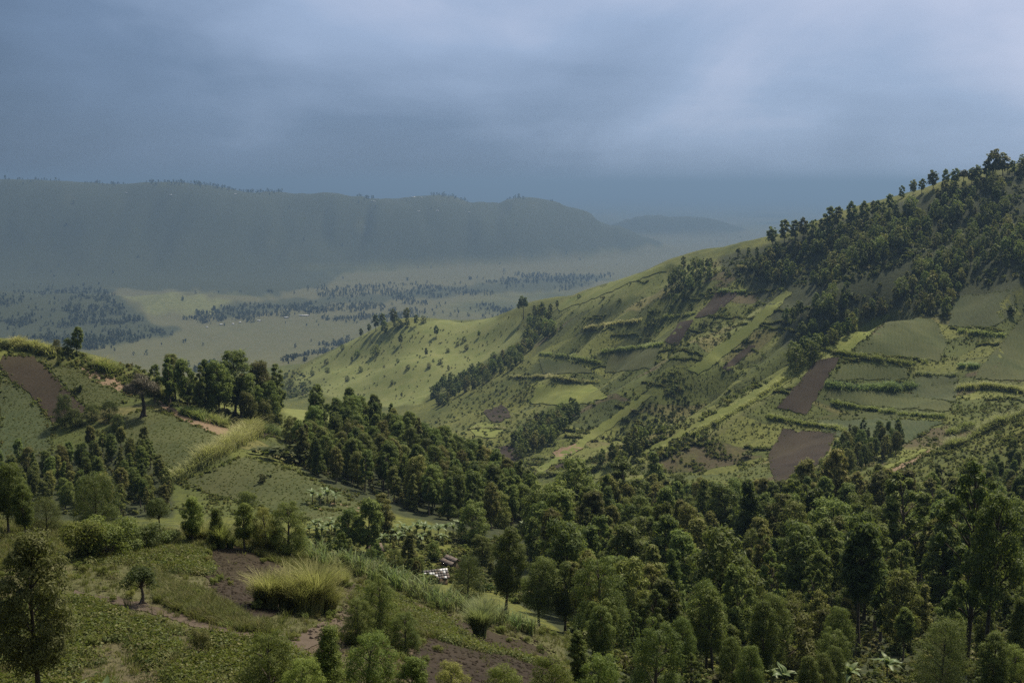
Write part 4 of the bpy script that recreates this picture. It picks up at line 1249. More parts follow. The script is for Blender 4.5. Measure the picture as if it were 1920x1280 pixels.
# groves: (name of place for the labels, polygon of the ground, dmin, dmax, spacing, height range, kind, count cap, shapes)
GROVES = [
    ('lower right wood', [(1020, 1010), (1110, 985), (1240, 960), (1400, 968), (1560, 945), (1700, 960), (1840, 975), (2360, 960), (2360, 1330), (1760, 1330), (1740, 1240), (1560, 1232), (1560, 1340), (1380, 1340), (1130, 1350), (1095, 1215), (1050, 1130), (990, 1060)], 70, 430, 5.9, (8.0, 16.5), 'euc', 1500),
    ('spur wood in the centre', [(556, 838), (600, 800), (650, 792), (740, 822), (850, 868), (940, 912), (1000, 960), (990, 995), (880, 985), (720, 940), (610, 905), (560, 875)], 230, 470, 5.2, (9.5, 14.5), 'euc', 330),
    ('left hill grove', [(300, 748), (380, 762), (470, 780), (536, 792), (500, 806), (400, 782), (310, 762)], 340, 460, 5.0, (10, 17), 'euc', 30),
    ('copse below the green field', [(96, 890), (190, 838), (270, 850), (318, 900), (318, 965), (200, 975), (60, 960), (-380, 975), (-380, 860)], 130, 330, 4.6, (6.5, 9.5), 'euc', 330),
    ('gully behind the knoll', [(560, 1030), (700, 1045), (780, 1066), (930, 1075), (1000, 1120), (960, 1130), (860, 1090), (740, 1090), (640, 1065)], 120, 240, 7.0, (3.5, 6.5), 'young', 16),
    ('tree line up the grassy hill', [(800, 750), (840, 716), (900, 692), (950, 672), (985, 650), (1000, 655), (985, 690), (930, 712), (880, 745), (820, 765)], 800, 1450, 7.0, (10, 16), 'euc', 90),
    ('saddle copse', [(975, 640), (985, 610), (1010, 590), (1030, 590), (1050, 630), (1020, 645)], 900, 1400, 7.0, (10, 15), 'euc', 40),
    ('valley copse', [(950, 836), (1000, 796), (1076, 768), (1090, 782), (1020, 846), (968, 856)], 500, 950, 5.5, (9, 13), 'euc', 110),
    ('gully copse', [(1130, 870), (1180, 832), (1236, 810), (1240, 826), (1170, 872)], 450, 820, 5.5, (7, 11), 'euc', 60),
    ('spur shadow copse', [(1480, 672), (1500, 630), (1580, 600), (1660, 584), (1600, 622), (1545, 656), (1490, 690)], 500, 860, 5.5, (8, 13), 'euc', 120),
    ('ploughed plot copse', [(1552, 882), (1590, 830), (1690, 812), (1680, 850), (1590, 896)], 380, 560, 5.5, (7, 11), 'euc', 50),
    ('hill crest wood', [(1400, 500), (1440, 462), (1540, 440), (1640, 405), (1720, 395), (1745, 410), (1720, 470), (1640, 520), (1540, 540), (1460, 530)], 600, 1020, 5.8, (9, 14), 'euc', 700),
    ('upper right wood', [(1745, 380), (1800, 345), (1930, 318), (2360, 300), (2360, 540), (1920, 530), (1800, 545), (1780, 590), (1660, 584), (1560, 604), (1470, 600), (1560, 556), (1700, 520)], 560, 960, 5.8, (8, 13), 'euc', 1700),
    ('ridge copse', [(1230, 560), (1250, 520), (1300, 500), (1330, 500), (1320, 530), (1270, 575)], 800, 1150, 7.5, (7, 12), 'euc', 60),
    ('right edge slope', [(1780, 960), (1900, 880), (2360, 870), (2360, 970)], 250, 420, 6.0, (7, 11), 'euc', 200),
]

EUCS = []         # (pos, height, place, kind)
N_BIG = 0


def top_height(P, base_py, top_py):
    return max(1.0, (base_py - top_py) / F * (P[1] * CP - P[2] * SP) * 1.02)


def plant_trees():
    rs = np.random.RandomState(5)
    taken = []
    bx = np.array([s[1] for s in SINGLE], float); by = np.array([s[2] for s in SINGLE], float)
    PP = hit(bx, by)
    for s, P in zip(SINGLE, PP):
        if np.isnan(P[0]):
            print('no ground for', s); continue
        Hm = top_height(P, s[2], s[3])
        if P[1] > 500: print('FAR single', s[1:4], P)
        nm = 'broadleaf_tree' if s[0] == 'broad' else 'eucalyptus_tree'
        place_tree(nm, s[0], tuple(P), Hm, s[6], 'tree', None, s[4], rs, s[5], 'near' if P[1] < 200 else None)
        taken.append(P[:2])
    n_single = len(SINGLE)
    for lst, place, grp, kind in ((LONE, 'on the grassy hill', 'scattered trees on the grassy hill', 'euc'), (HILLN, 'along the main hill crest', 'trees on the main hill crest', 'euc')):
        lst = sorted(lst)
        PP = hit([a[0] for a in lst], [a[1] for a in lst])
        k = 0
        for a, P in zip(lst, PP):
            if np.isnan(P[0]):
                continue
            if P[1] > 1700: print('FAR', a, P)
            Hm = top_height(P, a[1], a[2]) * (rs.uniform(0.6, 0.95) if lst[0][0] > 1000 else 1.0)
            look = {'slim': 'slim', 'oval': 'oval crowned', 'round': 'low round', 'cone': 'pointed', 'open': 'open crowned', 'tall': 'tall', 'umbrella': 'flat topped'}[a[3]]
            rank = sorted([b[:2] for b in lst if b[3] == a[3]]).index(a[:2])
            nm = 'broadleaf_tree' if a[3] in ('round', 'umbrella') else 'eucalyptus_tree'
            place_tree(nm, 'broad' if nm[0] == 'b' else 'euc', tuple(P), Hm, f'{ORD[rank]} {look} tree from the left {place}', 'tree', grp, a[3], rs, 1.15)
            taken.append(P[:2]); k += 1
    # the lone umbrella tree on the skyline of the saddle
    P = hit([981], [598])[0]
    place_tree('broadleaf_tree', 'broad', tuple(P), top_height(P, 597, 556), 'lone umbrella shaped tree on the saddle of the grassy hill', 'tree', None, 'umbrella', rs, 0.9, 'far')
    T = np.array(taken)
    pool = []
    for place, poly, d0, d1, sp, (h0, h1), kind, cap in GROVES:
        P = sample(poly, cap * 12, d0, d1, rs, 'w', hidden=(d1 < 480))
        if d0 > 500:
            P = P[fbm(P[:, 0] / 34 + 7, P[:, 1] / 34, 3) + 0.10 * rs.normal(size=len(P)) > (0.05 if cap > 400 else -0.35)]
        P = thin(P, sp)[:cap]
        for p in P:
            if np.min((T[:, 0] - p[0]) ** 2 + (T[:, 1] - p[1]) ** 2) < (sp * 0.75) ** 2:
                continue
            hh = (h0 + (h1 - h0) * rs.rand() ** 1.5) * (np.clip(p[1] / 180, 0.45, 1.0) if d0 < 120 else 1.0)
            bx_, by_, _ = project(*p)
            if (abs(bx_ - 1350) < 46 and 1030 < by_ < 1165) or (abs(bx_ - 816) < 30 and 1088 < by_ < 1150):
                continue                       # glade with the banana clump, yard of the hut
            if d0 < 120 and p[1] > 120 and rs.rand() < 0.10:
                hh *= 1.45
            pool.append((p, hh, place, kind))
    # the ones that show largest stand as trees of their own
    pool.sort(key=lambda t: -t[1] / t[0][1])
    room = 300 - n_single - len(HILLN) - len(LONE) + 30
    big, rest = [], []
    for t in pool:
        x, y, _ = project(*t[0])
        if len(big) < room and -30 < x < 1950 and t[0][1] < 520:
            big.append(t + (x,))
        else:
            rest.append(t)
    byplace = {}
    for t in big:
        byplace.setdefault(t[2], []).append(t)
    for place, ts in byplace.items():
        ts.sort(key=lambda t: t[0][1])                         # nearest first
        tiers = max(1, math.ceil(len(ts) / 26))
        size = math.ceil(len(ts) / tiers)
        for k in range(tiers):
            row = sorted(ts[k * size:(k + 1) * size], key=lambda t: t[4])
            for i, t in enumerate(row):
                where = f'of the {place}' if tiers == 1 else f'in the {"front" if k == 0 else ORD[k]} rank of the {place}'
                place_tree('eucalyptus_tree', t[3], tuple(t[0]), t[1], f'{ORD[i]} eucalyptus from the left {where}', 'tree', f'eucalyptus trees of the {place}', None, rs, rs.uniform(0.8, 1.15))
    # the rest: one mass per hillside
    for nm, lb, sel in (('eucalyptus_woodland', 'dense eucalyptus woodland on the far slopes and behind the front trees', lambda t: True),):
        for lod in ('near', 'mid', 'far'):
            g = [t for t in rest if lod_for(t[0][1]) == lod]
            if not g:
                continue
            src = [p.joined() for p in protos('euc', lod)]
            lbl = {'near': 'eucalyptus growth beside the frame edges', 'mid': 'eucalyptus woodland packed behind the front trees', 'far': 'eucalyptus woods covering the main hill slopes'}[lod]
            scatter('eucalyptus_woodland', lbl, src, np.array([t[0] for t in g]), np.array([t[1] / 10 for t in g]), rs, 0.03)
    print('trees', len(SINGLE), len(big), len(rest))


plant_trees()

# ------------------------------------------------------------------ woods of the plain and the far ridge
def far_woods():
    rs = np.random.RandomState(21)
    src = [p.joined() for p in protos('broad', 'tiny')]
    P = []
    def sample(poly, n, d0, d1, r, w):
        return globals()['sample'](poly, n, max(1850, min(d0 * FK, 2300)) if d0 < 2600 else d0 * FK, d1 * FK, r, w)
    P.append(sample([(-60, 530), (190, 535), (240, 580), (330, 625), (170, 655), (-60, 690)], 3000, 1500, 3300, rs, 'p'))
    P.append(sample([(330, 560), (480, 545), (640, 560), (760, 560), (1060, 545), (1240, 495), (1180, 500), (900, 520), (640, 540), (420, 550)], 1500, 2000, 3700, rs, 'p'))
    P.append(sample([(380, 612), (560, 592), (740, 580), (900, 570), (960, 585), (760, 560), (420, 575), (330, 600)], 900, 1800, 3600, rs, 'p'))
    P.append(sample([(600, 600), (900, 570), (985, 575), (985, 605), (700, 615)], 700, 1550, 2600, rs, 'p'))
    P.append(sample([(500, 690), (640, 640), (680, 640), (560, 700)], 260, 1650, 2600, rs, 'p'))
    P.append(sample([(180, 690), (420, 680), (500, 700), (420, 740), (200, 720)], 160, 1400, 2400, rs, 'p'))
    P.append(sample([(120, 640), (560, 600), (700, 600), (700, 720), (140, 720)], 40, 1500, 2900, rs, 'p'))
    P.append(sample([(560, 515), (1150, 465), (1450, 430), (1500, 470), (1000, 545), (800, 545)], 40, 2500, 9000, rs, 'p'))
    P.append(sample([(-60, 320), (1000, 360), (1160, 440), (900, 490), (-60, 530)], 60, 3200, 5400, rs, 'p'))
    n0 = sum(len(p) for p in P)
    # crest of the far ridge: tree tops along the skyline
    cx = rs.uniform(-60, 1080, 520)
    iu = np.clip(np.searchsorted(GU, (cx - W / 2) / F / CP), 1, len(GU) - 2)
    rows = np.nonzero((GY[:, 0] > 3600 * FK) & (GY[:, 0] < 5400 * FK))[0]
    sl = _sl[rows][:, iu]
    kk = rows[np.argmax(sl, axis=0)]
    off = rs.randint(-2, 2, len(kk))
    X = GX[kk + off, iu] + rs.normal(size=len(kk)) * 8; Y = GY[kk + off, iu] + rs.normal(size=len(kk)) * 12
    clus = fbm(X / 210, Y / 5000, 3)
    keep = clus > 0.02
    P.append(np.stack([X, Y, terr_z(X, Y)], 1)[keep])
    A = np.concatenate(P)
    dens = fbm(A[:, 0] / 190, A[:, 1] / 320, 3)
    k = (dens > 0.0) | (np.arange(len(A)) >= n0) | (rs.rand(len(A)) < 0.06)
    A = A[k]
    sc = rs.uniform(0.7, 1.6, len(A)) * np.where(A[:, 1] > 5600, 1.25, 1.0)
    sc = np.where(np.arange(len(A)) >= len(A) - keep.sum(), sc * rs.uniform(0.7, 1.5, len(A)), sc)
    scatter('far_woodland', 'hazy woods on the valley floor and the far ridge', src, A, sc, rs, 0.02)


far_woods()
# ------------------------------------------------------------------ shrubs and scrub
def bush_geo(seed, n=16, leaves=3400, ln=0.12, wd=0.075, h=2.0, w=1.25):
    rs = np.random.RandomState(seed)
    cl = []
    for i in range(n):
        a = i * 2.4 + rs.rand(); r = w * 0.75 * math.sqrt(rs.rand()); t = rs.rand()
        cl.append((np.array([math.cos(a) * r, math.sin(a) * r, h * (0.2 + 0.62 * t * (1 - 0.4 * (r / w) ** 2))]), h * rs.uniform(0.16, 0.28)))
    crown = clump_leaves(rs, cl, leaves // n, ln, wd, 0.9, 0.2)
    st = [tube([np.array([0, 0, -0.15 * h]), c * np.array([0.4, 0.4, 0.5]), c], [0.04 * h / 2, 0.025 * h / 2, 0.008 * h / 2], 4) for c, r in cl[::2]]
    return cat(st), crown


BUSH_N = [bush_geo(40 + i) for i in range(4)]
BUSH_F = [bush_geo(60 + i, 8, 170, 0.55, 0.34) for i in range(4)]
BUSH_T = [bush_geo(70 + i, 5, 46, 0.95, 0.62) for i in range(3)]
SRC_BUSH_N = [source('bush', two_part_mesh('bush', s, c, M_BARKD, M_BUSH)) for s, c in BUSH_N]
SRC_BUSH_F = [source('bush', two_part_mesh('bush', s, c, M_BARKD, M_BUSH)) for s, c in BUSH_F]
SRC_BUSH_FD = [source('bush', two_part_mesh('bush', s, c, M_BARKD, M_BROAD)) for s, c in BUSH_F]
SRC_BUSH_T = [source('bush', two_part_mesh('bush', s, c, M_BARKD, M_BUSH)) for s, c in BUSH_T]
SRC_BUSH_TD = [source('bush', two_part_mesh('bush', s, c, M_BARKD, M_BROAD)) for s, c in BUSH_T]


def tuft_src(seed, n, h, lean, wd, mat, rad=0.25, seg=3):
    rs = np.random.RandomState(seed)
    a = rs.uniform(0, 6.28, n); r = rad * np.sqrt(rs.rand(n))
    V, Fq, A = blades(rs, np.stack([np.cos(a) * r, np.sin(a) * r, np.full(n, -0.05)], 1), h, lean, wd, seg)
    return source('tuft', mesh_np('tuft', V, Fq, mat, False, {'rnd': ('FLOAT', 'POINT', A)}))


def bean_src(seed, n=44):
    rs = np.random.RandomState(seed)
    P = np.stack([rs.normal(size=n) * 0.24, rs.normal(size=n) * 0.24, 0.05 + 0.30 * rs.rand(n)], 1)
    N = unit(np.stack([P[:, 0] * 1.6, P[:, 1] * 1.6, np.full(n, 0.6)], 1) + rs.normal(size=(n, 3)) * 0.3)
    V, Fq, A = leaf_quads(rs, P, N, 0.125, 0.105, 0.3)
    return source('bean', mesh_np('bean', V, Fq, M_BEAN, False, {'rnd': ('FLOAT', 'POINT', A)}))


def noise_keep(P, s, thr, rs, soft=0.25):
    f = fbm(P[:, 0] / s + 5, P[:, 1] / s, 3)
    return P[f + rs.normal(size=len(P)) * soft > thr]


def cover():
    rs = np.random.RandomState(31)
    # knoll: bean plants
    beans = [bean_src(i) for i in range(5)]
    P = [sample([(-380, 1140), (150, 1125), (300, 1170), (440, 1200), (520, 1210), (640, 1270), (700, 1330), (-380, 1330)], 22000, 40, 85, rs, 'w'),
         sample([(140, 1050), (240, 1040), (380, 1030), (400, 1065), (400, 1105), (380, 1130), (250, 1100), (140, 1100)], 4200, 60, 110, rs, 'w'),
         sample([(660, 1100), (760, 1128), (900, 1185), (970, 1235), (880, 1215), (720, 1160), (650, 1150)], 3600, 55, 110, rs, 'w'),
         sample([(940, 1180), (1040, 1215), (1080, 1260), (960, 1240)], 900, 60, 110, rs, 'w')]
    P = np.concatenate(P)
    P = noise_keep(noise_keep(P, 3.0, -0.12, rs, 0.12), 11, -0.18, rs, 0.1)
    scatter('bean_crop', 'low leafy bean crop covering the knoll', beans, P, rs.uniform(0.6, 1.35, len(P)), rs, 0.1)
    # grass of the knoll and its lip
    tg = [tuft_src(10 + i, 34, 0.75, 0.55, 0.014, M_GRASS) for i in range(4)] + [tuft_src(16 + i, 34, 0.6, 0.6, 0.014, M_REED) for i in range(1)]
    P = [sample([(-380, 980), (140, 985), (330, 1000), (300, 1040), (-380, 1090)], 6000, 60, 120, rs, 'w'),
         sample([(230, 1010), (420, 990), (620, 1040), (600, 1070), (420, 1030), (300, 1050)], 1600, 60, 120, rs, 'w'),
         sample([(280, 1080), (400, 1120), (500, 1175), (520, 1195), (400, 1170), (290, 1130)], 1500, 50, 100, rs, 'w'),
         sample([(440, 1020), (560, 1055), (640, 1080), (590, 1085), (500, 1050)], 700, 50, 110, rs, 'w'),
         sample([(660, 1090), (800, 1140), (960, 1220), (900, 1230), (760, 1180), (650, 1180)], 1400, 50, 110, rs, 'w'),
         sample([(-380, 980), (1080, 1000), (1080, 1330), (-380, 1330)], 1300, 40, 115, rs, 'w')]
    P = np.concatenate(P)
    q = project(P[:, 0], P[:, 1], P[:, 2])
    P = P[~(inpoly(q[0], q[1], FIELDS[-6][1]) | inpoly(q[0], q[1], FIELDS[-5][1]) | inpoly(q[0], q[1], FIELDS[-4][1]))]
    scatter('meadow_grass', 'tufted grass on the knoll and its lip', tg, P, rs.uniform(0.5, 1.25, len(P)), rs, 0.1)
    # weeds and low herbs between
    P = sample([(-380, 980), (700, 1000), (1080, 1170), (1080, 1330), (-380, 1330)], 420, 45, 110, rs, 'w')
    P = noise_keep(P, 9, 0.0, rs)
    scatter('weeds', 'low weeds and herbs between the knoll crops', SRC_BUSH_N[:2], P, rs.uniform(0.14, 0.36, len(P)), rs, 0.1)
    # tan clods and mulch on the bare plots of the knoll
    P = np.concatenate([sample([(396, 1036), (440, 1026), (566, 1098), (520, 1135), (476, 1150), (400, 1100)], 1600, 50, 110, rs, 'w'),
                        sample([(560, 1190), (680, 1100), (1040, 1210), (1080, 1290), (760, 1290)], 2600, 45, 110, rs, 'w')])
    cl = []
    for i in range(3):
        r2 = np.random.RandomState(i)
        d = unit(np.array([(x, y, z) for x in (-1, 1) for y in (-1, 1) for z in (-1, 1)], float)) * r2.uniform(0.06, 0.15, 8)[:, None]
        cl.append(source('clod', mesh_np('clod', d, np.array([(0, 1, 3, 2), (4, 6, 7, 5), (0, 4, 5, 1), (2, 3, 7, 6), (0, 2, 6, 4), (1, 5, 7, 3)]), M_SOIL)))
    scatter('soil_clods', 'crumbly clods on the dug plots of the knoll', cl, P, rs.uniform(0.5, 1.7, len(P)), rs, 0.5)
    # understorey of the woods
    P = np.concatenate([sample(g[1], 2600 if g[2] < 100 else 900 if g[2] < 300 else 300, g[2], g[3], rs, 'w', hidden=True) for g in GROVES if g[2] < 400])
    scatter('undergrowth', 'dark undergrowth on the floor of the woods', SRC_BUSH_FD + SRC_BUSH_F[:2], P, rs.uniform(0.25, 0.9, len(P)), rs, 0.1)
    P = np.concatenate([sample(g[1], 1500, g[2], g[3], rs, 'w') for g in GROVES if g[7] > 400 and g[2] > 500])
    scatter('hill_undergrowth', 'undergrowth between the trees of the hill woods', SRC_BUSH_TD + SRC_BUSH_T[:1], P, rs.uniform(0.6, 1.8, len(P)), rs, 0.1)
    # short turf and litter on every bare bit of the knoll and the near wood floor
    ts = [tuft_src(80 + i, 16, 0.22, 0.7, 0.012, M_GRASS, 0.16, 2) for i in range(3)] + [tuft_src(90 + i, 12, 0.16, 1.0, 0.010, M_TWIG, 0.2, 2) for i in range(2)]
    P = sample([(-380, 975), (500, 985), (1090, 1170), (1100, 1360), (-380, 1360)], 34000, 35, 115, rs, 'w')
    q = project(P[:, 0], P[:, 1], P[:, 2])
    soil = inpoly(q[0], q[1], FIELDS[-6][1]) | inpoly(q[0], q[1], FIELDS[-5][1]) | inpoly(q[0], q[1], FIELDS[-4][1])
    for f in FIELDS[-3:]:
        soil |= inpoly(q[0], q[1], f[1])
    P = P[~soil | (rs.rand(len(P)) < 0.16)]
    scatter('short_turf', 'short turf and dry litter on the knoll', ts, P, np.exp(rs.normal(size=len(P)) * 0.4) * 0.9, rs, 0.15)
    P = sample([(1050, 1120), (1300, 1060), (2360, 1060), (2360, 1360), (1090, 1360)], 20000, 60, 240, rs, 'w', True)
    scatter('floor_herbs', 'herbs and grass on the floor of the near wood', [SRC_BUSH_F[0], SRC_BUSH_FD[1], ts[0], ts[1]], P, rs.uniform(0.14, 0.46, len(P)), rs, 0.1)
    # scrub on the hills
    hill = [(960, 900), (1000, 640), (1040, 570), (1240, 500), (1400, 470), (1470, 530), (1500, 600), (1680, 590), (1500, 700), (1250, 860), (1100, 905)]
    P = sample(hill, 9500, 450, 1300, rs, 'p')
    P = noise_keep(noise_keep(P, 60, -0.02, rs, 0.1), 14, 0.05, rs, 0.12)
    P = off_fields(P)
    scatter('hill_scrub', 'green scrub and tall weeds on the main hill face', SRC_BUSH_T, P, np.exp(rs.normal(size=len(P)) * 0.45) * 0.6, rs, 0.1)
    P = noise_keep(sample(hill, 4200, 450, 1300, rs, 'p'), 40, 0.26, rs, 0.08)
    P = off_fields(P)
    scatter('hill_bushes', 'dark bushes in the folds of the main hill', SRC_BUSH_TD, P, rs.uniform(0.5, 1.5, len(P)), rs, 0.1)
    spur = [(1060, 910), (1200, 860), (1400, 760), (1560, 655), (1680, 590), (2360, 540), (2360, 760), (1640, 890), (1560, 900), (1250, 930)]
    P = noise_keep(noise_keep(sample(spur, 19000, 380, 800, rs, 'p'), 40, 0.0, rs, 0.1), 10, 0.05, rs, 0.12)
    P = off_fields(P)
    scatter('spur_scrub', 'rough grass and herbs on the field spur', SRC_BUSH_T + SRC_BUSH_F[:1], P, rs.uniform(0.25, 0.8, len(P)), rs, 0.1)
    low = [(1560, 910), (1650, 880), (1920, 770), (2360, 760), (2360, 960), (1700, 960)]
    P = sample(low, 4200, 280, 480, rs, 'p')
    scatter('slope_scrub', 'tangled scrub on the low right slope', SRC_BUSH_F + SRC_BUSH_FD[:2], P, rs.uniform(0.25, 0.7, len(P)), rs, 0.1)
    left = [(-380, 650), (200, 690), (330, 740), (540, 785), (700, 950), (600, 990), (320, 960), (-380, 960)]
    P = noise_keep(noise_keep(sample(left, 13000, 230, 420, rs, 'p'), 26, 0.08, rs, 0.08), 6, 0.0, rs, 0.12)
    P = off_fields(P)
    scatter('left_hill_scrub', 'rough herbs along the field edges of the left hill', SRC_BUSH_F, P, rs.uniform(0.12, 0.42, len(P)), rs, 0.1)
    crest = [(-380, 600), (110, 655), (250, 690), (340, 735), (330, 755), (240, 725), (120, 680), (-380, 640)]
    P = sample(crest, 520, 330, 420, rs, 'p')
    scatter('crest_scrub', 'yellowish scrub along the left hill crest', SRC_BUSH_F, P, rs.uniform(0.3, 0.9, len(P)), rs, 0.1)
    # rough growth and weedy terrace lips over the farmed slopes
    P = np.concatenate([noise_keep(sample(hill, 9000, 450, 1300, rs, 'p'), 25, -0.1, rs, 0.15), noise_keep(sample(spur, 12000, 380, 800, rs, 'p'), 20, -0.1, rs, 0.15)])
    P = off_fields(P)
    scatter('rough_growth', 'rough weeds covering the farmed slopes', SRC_BUSH_T + SRC_BUSH_TD[:1], P, rs.uniform(0.12, 0.42, len(P)), rs, 0.1)
    P = noise_keep(sample(left, 7000, 230, 420, rs, 'p'), 14, -0.05, rs, 0.15)
    P = off_fields(P)
    scatter('plot_weeds', 'weeds covering the plots of the left hill', SRC_BUSH_T, P, rs.uniform(0.10, 0.22, len(P)), rs, 0.1)
    L = []
    for k in range(80):
        if k < 52:
            x0, y0 = rs.uniform(980, 1520), rs.uniform(520, 880)
            if not inpoly(np.array([x0]), np.array([y0]), hill)[0]:
                continue
        else:
            x0, y0 = rs.uniform(1300, 1920), rs.uniform(600, 880)
            if not inpoly(np.array([x0]), np.array([y0]), spur)[0]:
                continue
        n = rs.randint(30, 120); t = np.arange(n) * 0.8
        sl = rs.uniform(-0.12, 0.16)
        L.append(np.stack([x0 + t, y0 + sl * t + 5 * fbm(t / 18 + k, t * 0 + k, 2) + rs.normal(size=n) * 0.5], 1))
    L = np.concatenate(L)
    P = hit(L[:, 0], L[:, 1]); P = P[~np.isnan(P[:, 0]) & (P[:, 1] > 380) & (P[:, 1] < 1350)]
    P = off_fields(P)
    scatter('terrace_weeds', 'weedy lips of the small terraces on the hill', SRC_BUSH_T, P, rs.uniform(0.35, 0.95, len(P)), rs, 0.1)
    C = [sample(f[1], int(900 if hit([f[1][0][0]], [f[1][0][1]])[0, 1] > 380 else 1500), 200, 1400, rs, 'w') for f in FIELDS if f[0] in ('crop_field', 'grass_strip')]
    C = np.concatenate(C)
    scatter('crop_plants', 'low crops standing on the green plots', SRC_BUSH_T, C, rs.uniform(0.08, 0.24, len(C)), rs, 0.1)
    M = np.concatenate([m for m in MARGINS if m[:, 1].mean() > 200])
    M = M[rs.rand(len(M)) < 0.75] + rs.normal(size=(int(0), 3)).sum() * 0
    M = np.repeat(M, 2, 0); M[:, :2] += rs.normal(size=(len(M), 2)) * 0.7; M[:, 2] = terr_z(M[:, 0], M[:, 1])
    scatter('margin_weeds', 'weeds along the ragged edges of the plots', SRC_BUSH_T, M, rs.uniform(0.15, 0.5, len(M)), rs, 0.1)
    P = noise_keep(sample([(540, 710), (700, 615), (880, 606), (980, 600), (980, 660), (800, 755), (680, 760)], 650, 950, 1800, rs, 'p'), 60, 0.1, rs, 0.3)
    scatter('grass_hill_scrub', 'low scrub dotted over the grassy hill', SRC_BUSH_TD + SRC_BUSH_T[:2], P, rs.uniform(0.35, 1.2, len(P)), rs, 0.1)
    P = sample([(730, 830), (840, 760), (1000, 660), (1010, 850), (900, 860), (820, 830)], 700, 600, 1300, rs, 'p')
    scatter('valley_scrub', 'bushes in the valley below the grassy hill', SRC_BUSH_TD + SRC_BUSH_T, P, rs.uniform(0.4, 1.3, len(P)), rs, 0.1)
    P = sample([(480, 740), (560, 690), (620, 740), (560, 760)], 240, 1300, 1900, rs, 'p')
    scatter('stream_thicket', 'thicket along the stream at the foot of the grassy hill', SRC_BUSH_TD + SRC_BUSH_T, P, rs.uniform(0.8, 2.2, len(P)), rs, 0.1)
    P = np.concatenate([sample([(540, 1000), (700, 990), (960, 1010), (960, 1080), (740, 1085), (600, 1050)], 800, 110, 300, rs, 'w', True)])
    scatter('gully_growth', 'leafy growth in the gully round the huts', SRC_BUSH_F + SRC_BUSH_FD, P, rs.uniform(0.25, 0.75, len(P)), rs, 0.1)


cover()


def shrub(px, py, top, label, group=None, mat=None, wide=1.0, lodn=True, seed=0):
    P = hit([px], [py])[0]
    Hm = top_height(P, py, top)
    if P[1] > 900: print('FAR shrub', label)
    s, c = (BUSH_N if lodn else BUSH_F)[seed % 4]
    root = bpy.data.objects.new('shrub', None); COL.objects.link(root)
    root.location = tuple(P); root.scale = (Hm / 2 * wide, Hm / 2 * wide, Hm / 2); root.rotation_euler = (0, 0, seed * 1.7)
    key = (lodn, seed % 4, (mat or M_BUSH).name)
    if key not in SHRUB_CACHE:
        SHRUB_CACHE[key] = (mesh_np('stems', s[0], s[1], M_BARKD), mesh_np('foliage', c[0], c[1], mat or M_BUSH, False, {'rnd': ('FLOAT', 'POINT', c[2])}))
    a, b = SHRUB_CACHE[key]
    link('stems', a, root); link('foliage', b, root)
    tag(root, label, 'shrub', group)


SHRUB_CACHE = {}
for i, (x, y, t, w, lb, mt) in enumerate([
        (158, 1046, 962, 1.0, 'leftmost tall leafy shrub on the lip of the knoll', M_BUSH), (200, 1044, 962, 1.1, 'pale leafy shrub second along the lip of the knoll', M_BUSH),
        (238, 1036, 972, 1.1, 'middle leafy shrub on the lip of the knoll', M_BROAD), (276, 1030, 975, 1.1, 'dark shrub on the lip left of the flat topped tree', M_BROAD),
        (312, 1024, 988, 1.3, 'low dark shrub at the right end of the lip', M_BROAD), (378, 1222, 1172, 0.7, 'thin dark shrub standing in the bean crop', M_BROAD),
        (505, 894, 886, 1.4, 'smaller dark shrub on the rounded green field', M_BROAD), (490, 905, 886, 0.8, 'taller dark shrub on the rounded green field', M_BROAD),
        (150, 736, 718, 0.9, 'small dark shrub in the green plot on the left hill', M_BROAD), (465, 960, 915, 0.7, 'wispy shrub at the lower edge of the rounded field', M_BUSH),
        (520, 860, 826, 2.2, 'wide brownish thicket beside the spur wood', M_BROAD), (545, 868, 838, 1.8, 'second wide thicket beside the spur wood', M_BROAD),
        (1402, 856, 842, 1.3, 'spiky shrub on the brown strip of the low spur', M_BROAD), (1895, 588, 572, 1.2, 'dark round shrub on the dull plot at the right edge', M_BROAD)]):
    shrub(x, y, t, lb, None, mt, w, y > 950, i)


